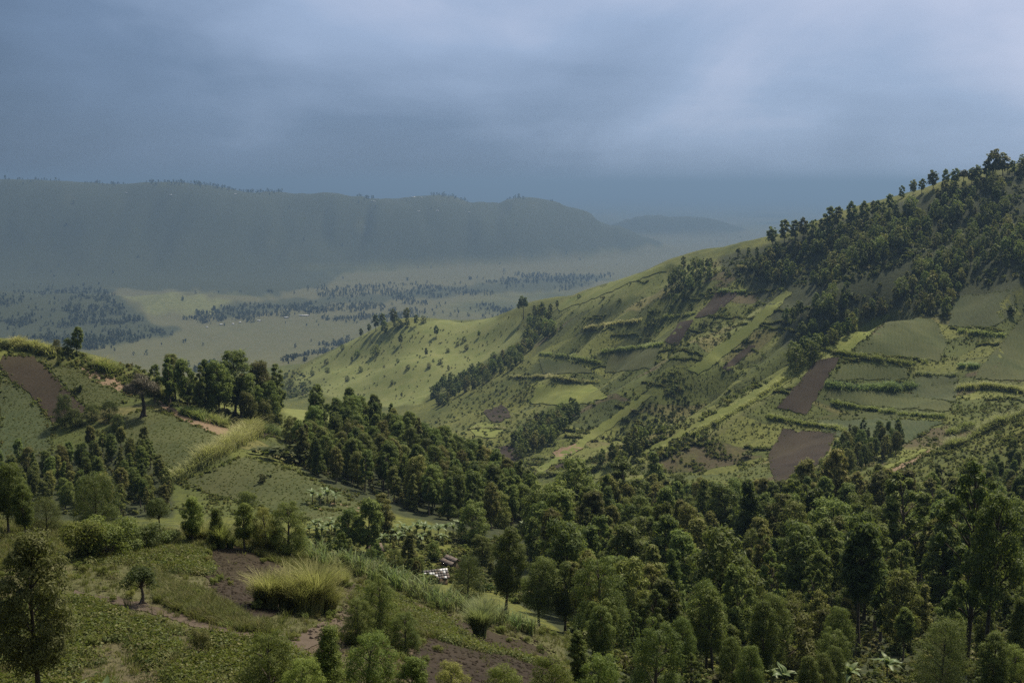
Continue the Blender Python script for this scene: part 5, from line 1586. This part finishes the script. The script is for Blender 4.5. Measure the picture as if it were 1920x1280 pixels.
# pollarded twiggy tree on the left hill and the gnarled small tree on the knoll
def twig_tree(px, py, top, label, head_mat, twigs=900, ln=0.5, dense=False, head_r=0.30, head_z=0.62):
    P = hit([px], [py])[0]
    Hm = top_height(P, py, top)
    rs = np.random.RandomState(px)
    root = bpy.data.objects.new('pollarded_tree', None); COL.objects.link(root)
    root.location = tuple(P)
    pts = [np.array([0.03 * math.sin(t * 6) * Hm, 0.02 * math.cos(t * 5) * Hm, (t - 0.04) * Hm]) for t in np.linspace(0, head_z, 7)]
    tr = [tube(pts, np.linspace(0.045, 0.026, 7) * Hm, 7)]
    cl = []
    for i in range(16):
        a = i * 2.4; e = rs.uniform(0.1, 1.4)
        r = head_r * Hm * rs.uniform(0.7, 1.05)
        c = pts[-1] + np.array([math.cos(a) * math.cos(e) * r, math.sin(a) * math.cos(e) * r, math.sin(e) * r])
        tr.append(tube([pts[-1] - np.array([0, 0, 0.1 * Hm * rs.rand()]), (pts[-1] + c) / 2 + np.array([0, 0, 0.02 * Hm]), c], [0.016 * Hm, 0.010 * Hm, 0.004 * Hm], 4))
        cl.append((c, head_r * Hm * 0.42))
    for i in range(3):
        a = i * 2.1 + 0.4
        tr.append(tube([np.array([0, 0, 0.12 * Hm]), np.array([math.cos(a), math.sin(a), 0.4]) * 0.06 * Hm, np.array([math.cos(a) * 0.16, math.sin(a) * 0.16, -0.03]) * Hm], [0.03 * Hm, 0.022 * Hm, 0.008 * Hm], 5))
    t3 = cat(tr)
    link('trunk', mesh_np('trunk', t3[0], t3[1], M_BARK if dense else M_BARKD, True), root)
    c3 = clump_leaves(rs, cl, twigs // 16, ln, ln * (0.6 if dense else 0.09), 0.9, 0.0, 0.6)
    link('crown', mesh_np('crown', c3[0], c3[1], head_mat, False, {'rnd': ('FLOAT', 'POINT', c3[2])}), root)
    tag(root, label, 'tree')


twig_tree(268, 782, 694, 'twiggy brown pollarded tree standing among the left hill fields', M_TWIG, 4200, 1.6, False, 0.30, 0.55)
twig_tree(266, 1132, 1052, 'small gnarled tree with dark leafy head on the knoll path', M_BROAD, 3600, 0.12, True, 0.36, 0.48)


# ------------------------------------------------------------------ tall grasses
def path_points(poly, n):
    poly = np.asarray(poly, float)
    d = np.r_[0, np.cumsum(np.hypot(*np.diff(poly, axis=0).T))]
    t = np.linspace(0, d[-1], n)
    return hit(np.interp(t, d, poly[:, 0]), np.interp(t, d, poly[:, 1]))


def hedge(poly, hgt, mat, label, wd=1.4, dens=1.0, seed=0):
    rs = np.random.RandomState(seed + 300)
    P = path_points(poly, 40)
    P = P[~np.isnan(P[:, 0])]
    D = np.median(P[:, 1])
    P = P[np.abs(P[:, 1] - D) < 0.25 * D]
    L = np.r_[0, np.cumsum(np.hypot(*np.diff(P[:, :2], axis=0).T))]
    bw = max(0.035, D * 0.00026)
    n = int(L[-1] * dens * 5.2 / bw * 0.9 * wd / 1.4)
    nt = max(3, int(L[-1] / 1.6))
    ts = rs.uniform(0, L[-1], nt)
    s = np.clip(ts[rs.randint(0, nt, n)] + rs.normal(size=n) * 0.55, 0, L[-1])
    X = np.interp(s, L, P[:, 0]) + rs.normal(size=n) * wd * 0.45; Y = np.interp(s, L, P[:, 1]) + rs.normal(size=n) * wd * 0.45
    lump = 0.72 + 0.5 * (fbm(s / 5.0 + seed * 3.3, s * 0 + seed, 3) + 0.5)
    k = rs.rand(n) < np.clip(lump + 0.25, 0, 1)
    X, Y, lump = X[k], Y[k], lump[k]
    o = np.array([P[len(P) // 2, 0], P[len(P) // 2, 1], P[len(P) // 2, 2]])
    C = np.stack([X, Y, terr_z(X, Y) - 0.1], 1) - o
    V, Fq, A = blades(rs, C, hgt * lump, 0.75, bw * 1.15, 4)
    if D > 1500: print('FAR hedge', label)
    ob = link('grass_hedge', mesh_np('grass_hedge', V, Fq, mat, False, {'rnd': ('FLOAT', 'POINT', A)}), loc=tuple(o))
    tag(ob, label, 'grass hedge', 'rows of tall grass between the fields')


HEDGES = [
    ([(1545, 657), (1580, 664), (1640, 674), (1700, 682), (1738, 680)], 3.0, M_REED, 'bright grass hedge under the triangular field on the right spur'),
    ([(1556, 724), (1600, 728), (1660, 731), (1714, 724)], 3.6, M_CANE, 'thick dark green grass hedge in the middle of the right spur'),
    ([(1555, 756), (1640, 770), (1700, 778), (1780, 784)], 2.8, M_REED, 'long thin grass hedge below the thick one on the right spur'),
    ([(1442, 784), (1500, 794), (1584, 808)], 3.2, M_REED, 'grass hedge between the two dark ploughed plots'),
    ([(1796, 730), (1860, 728), (1930, 738)], 4.0, M_NAPIER, 'yellowish tall grass hedge at the right edge'),
    ([(1780, 842), (1830, 818), (1870, 798), (1930, 772)], 4.2, M_REED, 'tall pale grass hedge along the low right spur'),
    ([(1770, 820), (1800, 806), (1820, 800)], 4.0, M_REED, 'short tall grass hedge behind the one on the low right spur'),
    ([(1800, 622), (1860, 628), (1880, 630)], 3.0, M_REED, 'short grass hedge on the dull plot near the right edge'),
    ([(1800, 688), (1838, 690)], 3.0, M_CANE, 'short dark grass hedge left of the large green field'),
    ([(1720, 702), (1800, 706)], 2.2, M_CANE, 'low grass hedge above the dark green plot'),
    ([(1010, 664), (1060, 668), (1124, 682)], 3.2, M_REED, 'lower left grass hedge on the main hill'),
    ([(1130, 660), (1190, 654), (1246, 646)], 3.2, M_REED, 'grass hedge left of the mottled brown plot'),
    ([(1096, 618), (1150, 608), (1204, 602)], 3.2, M_REED, 'upper left grass hedge on the main hill'),
    ([(958, 708), (1030, 708), (1094, 718), (1124, 716)], 3.2, M_REED, 'grass hedge above the pale green plot'),
    ([(1345, 548), (1400, 548)], 2.8, M_CANE, 'dark grass hedge on top of the brown plot'),
    ([(1240, 596), (1300, 590)], 2.6, M_REED, 'grass hedge above the mottled brown plot'),
    ([(880, 806), (910, 804), (950, 806)], 3.0, M_REED, 'grass hedge across the valley floor'),
    ([(990, 894), (1060, 890), (1120, 880), (1160, 872)], 3.0, M_REED, 'grass hedge at the foot of the spur'),
    ([(1540, 664), (1480, 706), (1400, 760), (1300, 815), (1200, 866)], 2.0, M_NAPIER, 'thin yellow grass line running down the spur crest'),
    ([(382, 866), (416, 848), (450, 828), (478, 812)], 4.6, M_NAPIER, 'thick yellow grass hedge between the two left hill fields'),
    ([(468, 818), (476, 806)], 6.5, M_NAPIER, 'tall yellow grass head at the top of the thick hedge'),
    ([(322, 902), (350, 888), (384, 868)], 3.4, M_REED, 'greyish green grass hedge continuing the yellow one downhill'),
    ([(345, 776), (372, 786), (398, 798)], 3.6, M_REED, 'pale grass hedge above the light brown strip'),
    ([(398, 794), (418, 800)], 4.2, M_NAPIER, 'short yellow grass clump beside the dark strip'),
    ([(470, 806), (510, 812), (548, 822)], 3.6, M_CANE, 'pale reed row beside the spur wood'),
    ([(180, 690), (210, 700)], 4.0, M_REED, 'bushy grass row below the left hill crest'),
    ([(20, 652), (70, 656), (100, 664)], 3.4, M_NAPIER, 'yellow grass row on the left hill crest'),
]
for i, (pl, h, mt, lb) in enumerate(HEDGES):
    hedge(pl, h, mt, lb, 2.2 if h > 3.3 else 1.6, 1.0, i)


def grass_clump(px, py, rx, ry, hgt, n, mat, label, name='grass_clump', bw=0.022, catg='grass clump', group=None, lean=0.38, skew=0.0, rot=0.0):
    P = hit([px], [py])[0]
    if P[1] > 500: print('FAR clump', label)
    rs = np.random.RandomState(int(px * 3 + py))
    nt = max(3, int(rx * ry * 7))                       # tussocks, each a fountain of blades
    a = rs.uniform(0, 6.28, nt); r = np.sqrt(rs.rand(nt))
    tx, ty = np.cos(a) * r * rx, np.sin(a) * r * ry
    th = rs.uniform(0.55, 1.15, nt) * (1.05 - 0.3 * r ** 3)
    k = rs.randint(0, nt, n)
    az = rs.uniform(0, 6.28, n); rr = 0.34 * np.sqrt(rs.rand(n)) * min(1.0, rx)
    if bw > 0.05:
        rr = rr * 2.2
    X = tx[k] + np.cos(az) * rr; Y = ty[k] + np.sin(az) * rr
    X, Y = X * math.cos(rot) - Y * math.sin(rot), X * math.sin(rot) + Y * math.cos(rot)
    C = np.stack([X, Y, terr_z(X + P[0], Y + P[1]) - P[2] - 0.05], 1)
    h = hgt * (1 + skew * X / rx) * th[k]
    V, Fq, A = blades(rs, C, h, lean, bw, 4, az + rot + rs.normal(size=n) * 0.5)
    o = link(name, mesh_np(name, V, Fq, mat, False, {'rnd': ('FLOAT', 'POINT', A)}), loc=tuple(P))
    tag(o, label, catg, group)


grass_clump(562, 1146, 2.5, 1.3, 3.7, 9000, M_NAPIER, 'large bright yellow green grass clump in the middle of the knoll', skew=0.16, rot=0.35, lean=0.42)
grass_clump(640, 1098, 1.2, 0.8, 1.9, 1500, M_NAPIER, 'small yellow grass clump behind the large one')
for x, y, w, h, lb in ((36, 650, 3.0, 4.2, 'yellow grass clump on the left hill crest, nearest the edge'), (62, 654, 3.4, 3.6, 'second yellow grass clump on the left hill crest'), (84, 660, 2.4, 3.0, 'low yellow grass clump left of the crest trees'),
                       (196, 692, 2.6, 5.0, 'green grass clump on the crest right of the oval eucalyptus'), (214, 700, 1.6, 3.4, 'yellow grass clump on the crest beside the green one'), (292, 742, 2.4, 4.4, 'yellow grass clump right of the pollarded tree')):
    grass_clump(x, y, w, 1.6, h, 900, M_NAPIER, lb, bw=0.09, lean=0.55)
for i, (x, y, w, h, lb) in enumerate([(372, 1016, 0.8, 2.3, 'leftmost reed clump on the back of the knoll'), (396, 1008, 0.9, 1.8, 'low reed clump right of the leftmost one'), (420, 1028, 0.8, 2.6, 'tall pale reed clump nearest the bare earth lip'),
                                      (446, 1014, 1.0, 2.2, 'pale reed clump in the middle of the row'), (470, 1018, 1.0, 2.2, 'dense reed clump right of the middle'), (496, 1026, 0.9, 3.4, 'tallest reed clump with arching heads'),
                                      (514, 1034, 0.8, 2.9, 'reed clump at the right end of the row'), (545, 1050, 0.8, 1.5, 'short reed clump past the end of the row'), (180, 1040, 1.0, 1.8, 'reed clump among the leafy shrubs'), (250, 1014, 1.4, 1.6, 'grass clump behind the leafy shrubs')]):
    grass_clump(x, y, w, 0.6, h, 900, M_REED, lb, 'reed_clump', 0.02, 'reed clump', 'reed clumps on the back of the knoll', 0.45)
grass_clump(905, 1196, 0.9, 0.7, 3.2, 1500, M_CANE, 'tall bright cane clump hanging over the earth bank', 'cane_clump', 0.026, 'cane clump', None, 0.4)
grass_clump(906, 1170, 0.9, 0.6, 2.6, 1100, M_CANE, 'cane clump just behind the tall bright one', 'cane_clump', 0.026, 'cane clump', None, 0.4)


# cane plants along the right shoulder of the knoll
def cane_mesh(seed):
    rs = np.random.RandomState(seed)
    n = 46
    C = np.stack([rs.normal(size=n) * 0.22, rs.normal(size=n) * 0.22, rs.uniform(-0.05, 0.7, n)], 1)
    V, Fq, A = blades(rs, C, 1.5, 0.6, 0.034, 4)
    st = [tube([np.array([x, y, -0.1]), np.array([x * 1.1, y * 1.1, 0.8]), np.array([x * 1.3, y * 1.2, 1.5])], [0.022, 0.018, 0.01], 4) for x, y in rs.normal(size=(6, 2)) * 0.2]
    sV = cat(st)
    return mesh_np('blades', V, Fq, M_CANE, False, {'rnd': ('FLOAT', 'POINT', A)}), mesh_np('stalks', sV[0], sV[1], M_STEM)


def cane_row():
    rs = np.random.RandomState(8)
    prot = [cane_mesh(i) for i in range(5)]
    rows = [([(560, 1040), (620, 1054), (690, 1076), (760, 1106), (830, 1134), (900, 1156), (945, 1172)], 34, 'in the cane row along the knoll shoulder', 'canes along the knoll shoulder'),
            ([(570, 1052), (640, 1068), (700, 1090), (770, 1118), (850, 1150)], 22, 'in the inner cane row nearest the grass clump', 'canes in the inner row'),
            ([(950, 1172), (985, 1182), (1008, 1192)], 8, 'in the short cane row below the brownish eucalyptus', 'canes in the short row')]
    for poly, n, where, grp in rows:
        P = path_points(poly, n)
        for i, p in enumerate(P):
            if np.isnan(p[0]):
                continue
            x = p[0] + rs.normal() * 0.35; y = p[1] + rs.normal() * 0.5
            b, s = prot[rs.randint(5)]
            root = bpy.data.objects.new('cane_plant', None); COL.objects.link(root)
            root.location = (x, y, float(terr_z(x, y))); k = rs.uniform(0.75, 1.2)
            root.scale = (k, k, k); root.rotation_euler = (0, 0, rs.uniform(0, 6.28))
            link('blades', b, root); link('stalks', s, root)
            lb = f'{ORD[i]} cane plant from the left {where}' if i < 28 else f'{ORD[len(P) - 1 - i]} cane plant from the lower end {where}'.replace('first', 'last') if i == len(P) - 1 else f'{ORD[len(P) - 1 - i]} cane plant from the lower end {where}' if i >= 28 else ''
            tag(root, lb, 'cane plant', grp)


cane_row()


# ------------------------------------------------------------------ bananas
def banana_leaf(seed, L=2.3):
    rs = np.random.RandomState(seed)
    n = 7
    V, Fq = [], []
    for i in range(n):
        t = i / (n - 1)
        x = L * (t * 0.80); z = L * (0.75 * t - 0.85 * t * t * rs.uniform(0.9, 1.1))
        w = 0.32 * math.sin(math.pi * min(1, 0.10 + 0.9 * t)) ** 0.7 + 0.02
        V += [(x, -w, z + w * 0.35), (x, 0, z), (x, w, z + w * 0.35)]
    for i in range(n - 1):
        for j in range(2):
            a = i * 3 + j
            Fq.append((a, a + 1, a + 4, a + 3))
    return mesh_np('leaf', np.array(V), np.array(Fq), M_BANANA, True, {'rnd': ('FLOAT', 'POINT', np.full(len(V), rs.rand()))})


def bananas():
    rs = np.random.RandomState(14)
    leaves = [banana_leaf(i, 2.0 + 0.25 * i) for i in range(4)]
    ts = np.linspace(-0.1, 2.0, 5)
    sv = tube([(0.03 * math.sin(t), 0.02 * t, t) for t in ts], [0.16, 0.14, 0.12, 0.10, 0.06], 7)
    stem = mesh_np('stem', sv[0], sv[1], M_STEM, True)
    sets = [('of the banana clump on the rounded field', [(586, 944), (600, 948), (614, 944), (628, 946), (607, 936)], (0.9, 1.25), None),
            ('of the banana grove behind the reeds', [(580, 1006), (592, 1000), (604, 1012), (616, 1002), (628, 1010), (640, 1004), (598, 992), (622, 994)], (0.7, 1.0), 'banana grove behind the reeds'),
            ('of the long banana row above the huts', [(700, 1016), (714, 1012), (728, 1010), (742, 1014), (754, 1008), (768, 1010), (782, 1006), (796, 1010), (808, 1006), (822, 1010), (836, 1004), (850, 1006), (864, 1002), (720, 1024), (748, 1024), (790, 1022), (830, 1020)], (0.8, 1.15), 'long banana row above the huts'),
            ('of the bright banana clump inside the wood', [(1325, 1040), (1338, 1046), (1350, 1040), (1362, 1048), (1374, 1042), (1344, 1032), (1360, 1030)], (1.0, 1.3), 'bright banana clump inside the wood'),
            ('of the bananas by the clay roof', [(982, 1000), (994, 1004), (1010, 1000)], (0.9, 1.1), None),
            ('of the two plants at the clearing', [(1662, 1274), (1592, 1296)], (0.85, 1.0), None),
            ('of the lower wood edge plants', [(1445, 1290), (1470, 1300)], (0.7, 0.85), None),
            ('at the foot of the large dark tree', [(150, 1345), (200, 1360)], (0.42, 0.55), None)]
    for where, pts, (s0, s1), grp in sets:
        pts = sorted(pts)
        P = hit([p[0] for p in pts], [p[1] for p in pts])
        for i, p in enumerate(P):
            if np.isnan(p[0]):
                continue
            root = bpy.data.objects.new('banana_plant', None); COL.objects.link(root)
            k = rs.uniform(s0, s1)
            root.location = tuple(p); root.scale = (k, k, k); root.rotation_euler = (0, 0, rs.uniform(0, 6.28))
            link('stem', stem, root)
            n = rs.randint(8, 11)
            for j in range(n):
                o = link('leaf', leaves[rs.randint(4)], root, loc=(0, 0, 1.85))
                o.rotation_euler = (rs.normal() * 0.15, -rs.uniform(0.05, 1.0), j * 2.39996 + rs.normal() * 0.3)
            tag(root, f'{ORD[i]} banana plant from the left {where}', 'banana plant', grp or f'bananas {where[3:]}')


bananas()

# ------------------------------------------------------------------ huts, houses, person
M_TIN = plain_material('bright_tin',  (0.28, 0.28, 0.28), (0.48, 0.48, 0.48), 1.0, 0.45, 0.1, 0.5)
M_RUST = plain_material('rusty_tin', (0.060, 0.046, 0.037), (0.11, 0.082, 0.064), 1.5, 0.7, 0.1, 0.3)
M_DARKT = plain_material('dark_tin', (0.030, 0.028, 0.028), (0.07, 0.06, 0.055), 1.5, 0.7, 0.1, 0.3)
M_MUD = plain_material('mud_wall', (0.12, 0.085, 0.06), (0.20, 0.145, 0.10), 1.5, 0.95)
M_WHITE = plain_material('pale_tin', (0.42, 0.43, 0.44), (0.60, 0.60, 0.60), 0.3, 0.5, 0.05, 0.4)
M_CLAY = plain_material('clay_roof', (0.085, 0.066, 0.050), (0.135, 0.100, 0.075), 1.0, 0.9)


def box_np(x0, x1, y0, y1, z0, z1):
    V = np.array([(x, y, z) for z in (z0, z1) for x, y in ((x0, y0), (x1, y0), (x1, y1), (x0, y1))], float)
    return V, np.array([(0, 3, 2, 1), (4, 5, 6, 7), (0, 1, 5, 4), (1, 2, 6, 5), (2, 3, 7, 6), (3, 0, 4, 7)])


def slab(p, u, v, t=0.04):
    """thin plate: corner p, edges u and v"""
    p, u, v = map(np.asarray, (p, u, v))
    n = np.cross(u, v); n = n / np.linalg.norm(n) * t
    V = np.array([p, p + u, p + u + v, p + v, p + n, p + u + n, p + u + v + n, p + v + n], float)
    return V, np.array([(0, 3, 2, 1), (4, 5, 6, 7), (0, 1, 5, 4), (1, 2, 6, 5), (2, 3, 7, 6), (3, 0, 4, 7)])


def gable_house(px, py, L, Wd, wallh, rise, rotz, label, wall, roof_mats, sheets=(1, 1), name='hut', catg='hut', group=None, seed=0, lift=0.0):
    P = hit([px], [py])[0]
    rs = np.random.RandomState(seed + 5)
    root = bpy.data.objects.new(name, None); COL.objects.link(root)
    root.location = (P[0], P[1], P[2] + lift); root.rotation_euler = (0, 0, rotz)
    t = 0.12
    bx = cat([box_np(-L / 2, L / 2, -Wd / 2, -Wd / 2 + t, -1.2, wallh), box_np(-L / 2, L / 2, Wd / 2 - t, Wd / 2, -1.2, wallh), box_np(-L / 2, -L / 2 + t, -Wd / 2 + t, Wd / 2 - t, -1.2, wallh), box_np(L / 2 - t, L / 2, -Wd / 2 + t, Wd / 2 - t, -1.2, wallh)])
    w = link('wall', mesh_np('wall', bx[0], bx[1], wall), root)
    # gable ends
    for sx in (-1, 1):
        x = sx * (L / 2 - 0.03)
        V = np.array([(x, -Wd / 2, wallh), (x, Wd / 2, wallh), (x, 0, wallh + rise), (x - sx * t, -Wd / 2, wallh), (x - sx * t, Wd / 2, wallh), (x - sx * t, 0, wallh + rise)])
        link('gable', mesh_np('gable', V, np.array([(0, 1, 2), (5, 4, 3), (0, 3, 4), (0, 4, 1), (1, 4, 5), (1, 5, 2), (2, 5, 3), (2, 3, 0)]), wall), root)
    if L < 9:
        d = box_np(-0.45, 0.45, -Wd / 2 - 0.06, -Wd / 2 - 0.003, 0, min(1.9, wallh - 0.1))
        link('door', mesh_np('door', d[0], d[1], M_DARKT), root)
        for xx in (-L * 0.32, L * 0.32):
            d = box_np(xx - 0.3, xx + 0.3, -Wd / 2 - 0.05, -Wd / 2 - 0.003, 0.9, min(1.5, wallh - 0.2))
            link('window', mesh_np('window', d[0], d[1], M_DARKT), root)
    ov = 0.35
    for side in (-1, 1):
        nx, ny = sheets
        e = np.array([0, side * (Wd / 2 + ov), wallh - ov * rise / (Wd / 2)]); top = np.array([0, 0, wallh + rise + 0.05])
        run = e - top
        for i in range(nx):
            for j in range(ny):
                x0 = -L / 2 - ov + (L + 2 * ov) * i / nx
                u = np.array([(L + 2 * ov) / nx * 1.01, 0, 0]); v = run / ny * 1.02
                p = np.array([x0, 0, 0]) + top + run * j / ny + np.array([0, 0, 0.02 * ((i + j) % 2) + 0.03 * rs.rand() + 0.05])
                V, Fq = slab(p, v, u, 0.03) if side > 0 else slab(p, u, v, 0.03)
                m = roof_mats[rs.randint(len(roof_mats))]
                link('roof_sheet', mesh_np('roof_sheet', V, Fq, m), root)
    tag(root, label, catg, group)
    return root


gable_house(816, 1092, 4.0, 3.2, 1.5, 1.0, 0.32, 'hut with patched black and white sheet metal roof in the gully', M_MUD, [M_TIN, M_DARKT, M_RUST, M_DARKT, M_RUST, M_TIN], (9, 4), seed=1)
gable_house(848, 1066, 3.2, 3.0, 1.6, 0.9, -0.9, 'hut with plain brown roof behind the patched roof hut', M_MUD, [M_RUST], (3, 2), seed=2)
gable_house(990, 1006, 2.8, 2.6, 1.5, 0.8, 0.1, 'hut with clay red roof beside the bananas in the wood', M_MUD, [M_CLAY], (2, 1), seed=3)
gable_house(702, 1042, 2.4, 2.2, 1.5, 0.9, 0.5, 'small mud hut half hidden left of the pointed young eucalyptus', M_MUD, [M_CLAY, M_RUST], (2, 1), seed=4)
HOUSES = [(570, 592, 18, 'long white roofed building on the valley floor'), (537, 596, 8, 'white house left of the long valley building'), (486, 602, 7, 'white house in the middle of the valley hamlet'), (450, 605, 4, 'small house left of the middle of the hamlet'),
          (437, 608, 4, 'small pale house beside the dark trees of the hamlet'), (415, 609, 6, 'white house near the left end of the hamlet'), (388, 614, 4, 'leftmost house of the valley hamlet'), (80, 550, 9, 'pale roofed house alone on the dark foothill'),
          (236, 362, 8, 'pale house under the far ridge crest, leftmost of all'), (320, 366, 5, 'tiny pale house right of the leftmost ridge house'), (441, 364, 5, 'tiny pale house on the far ridge above the valley'), (700, 378, 9, 'pale house in the dip of the far ridge crest'),
          (775, 370, 9, 'largest pale house on the right part of the ridge crest'), (790, 371, 5, 'small house just right of the largest ridge house'), (785, 397, 5, 'left house of the three below the ridge crest'), (820, 396, 6, 'middle house of the three below the ridge crest'), (880, 399, 5, 'right house of the three below the ridge crest')]
for i, (x, y, w, lb) in enumerate(HOUSES):
    P = hit([x], [y])[0]
    if np.isnan(P[0]):
        print('no house ground', x, y); continue
    L = w * P[1] / F
    gable_house(x, y, L, min(7.0, L * 0.6), 2.6, 1.3, 0.25 * math.sin(i * 2.3) - 0.1, lb, M_MUD, [M_WHITE], (1, 1), 'house', 'house', 'far houses', i)


def person(px, py, label):
    P = hit([px], [py])[0]
    J = {'pel': (0, 0, 0.95), 'chest': (0.02, 0, 1.28), 'neck': (0.03, 0, 1.46), 'head': (0.05, 0, 1.60), 'top': (0.05, 0, 1.72),
         'kl': (0.06, 0.10, 0.52), 'fl': (0.0, 0.11, 0.06), 'tl': (0.16, 0.12, 0.03), 'kr': (-0.02, -0.10, 0.52), 'fr': (-0.12, -0.11, 0.06), 'tr': (0.04, -0.12, 0.03),
         'sl': (0.02, 0.20, 1.38), 'el': (0.0, 0.25, 1.10), 'hl': (0.10, 0.24, 0.86), 'sr': (0.02, -0.20, 1.38), 'er': (-0.02, -0.25, 1.10), 'hr': (0.08, -0.24, 0.86)}
    Rr = {'pel': 0.15, 'chest': 0.16, 'neck': 0.06, 'head': 0.105, 'top': 0.07, 'kl': 0.075, 'fl': 0.05, 'tl': 0.04, 'kr': 0.075, 'fr': 0.05, 'tr': 0.04, 'sl': 0.075, 'el': 0.05, 'hl': 0.04, 'sr': 0.075, 'er': 0.05, 'hr': 0.04}
    E = [('pel', 'chest'), ('chest', 'neck'), ('neck', 'head'), ('head', 'top'), ('pel', 'kl'), ('kl', 'fl'), ('fl', 'tl'), ('pel', 'kr'), ('kr', 'fr'), ('fr', 'tr'), ('chest', 'sl'), ('sl', 'el'), ('el', 'hl'), ('chest', 'sr'), ('sr', 'er'), ('er', 'hr')]
    ks = list(J)
    me = bpy.data.meshes.new('person')
    me.from_pydata([J[k] for k in ks], [(ks.index(a), ks.index(b)) for a, b in E], [])
    o = link('person', me, loc=tuple(P), rotz=0.6)
    sk = o.modifiers.new('skin', 'SKIN')
    if not me.skin_vertices:
        bm_ = me.attributes
    lay = me.skin_vertices[0].data if me.skin_vertices else None
    if lay is None:
        import bmesh
        b = bmesh.new(); b.from_mesh(me); b.verts.layers.skin.verify(); b.to_mesh(me); b.free()
        lay = me.skin_vertices[0].data
    for i, k in enumerate(ks):
        lay[i].radius = (Rr[k], Rr[k]); lay[i].use_root = (k == 'pel')
    o.modifiers.new('sub', 'SUBSURF').render_levels = 2
    me.materials.append(plain_material('dark_clothes', (0.02, 0.02, 0.025), (0.05, 0.04, 0.04), 3.0))
    tag(o, 'person in dark clothes standing at the crest of the left hill', 'person')


person(235, 712, '')
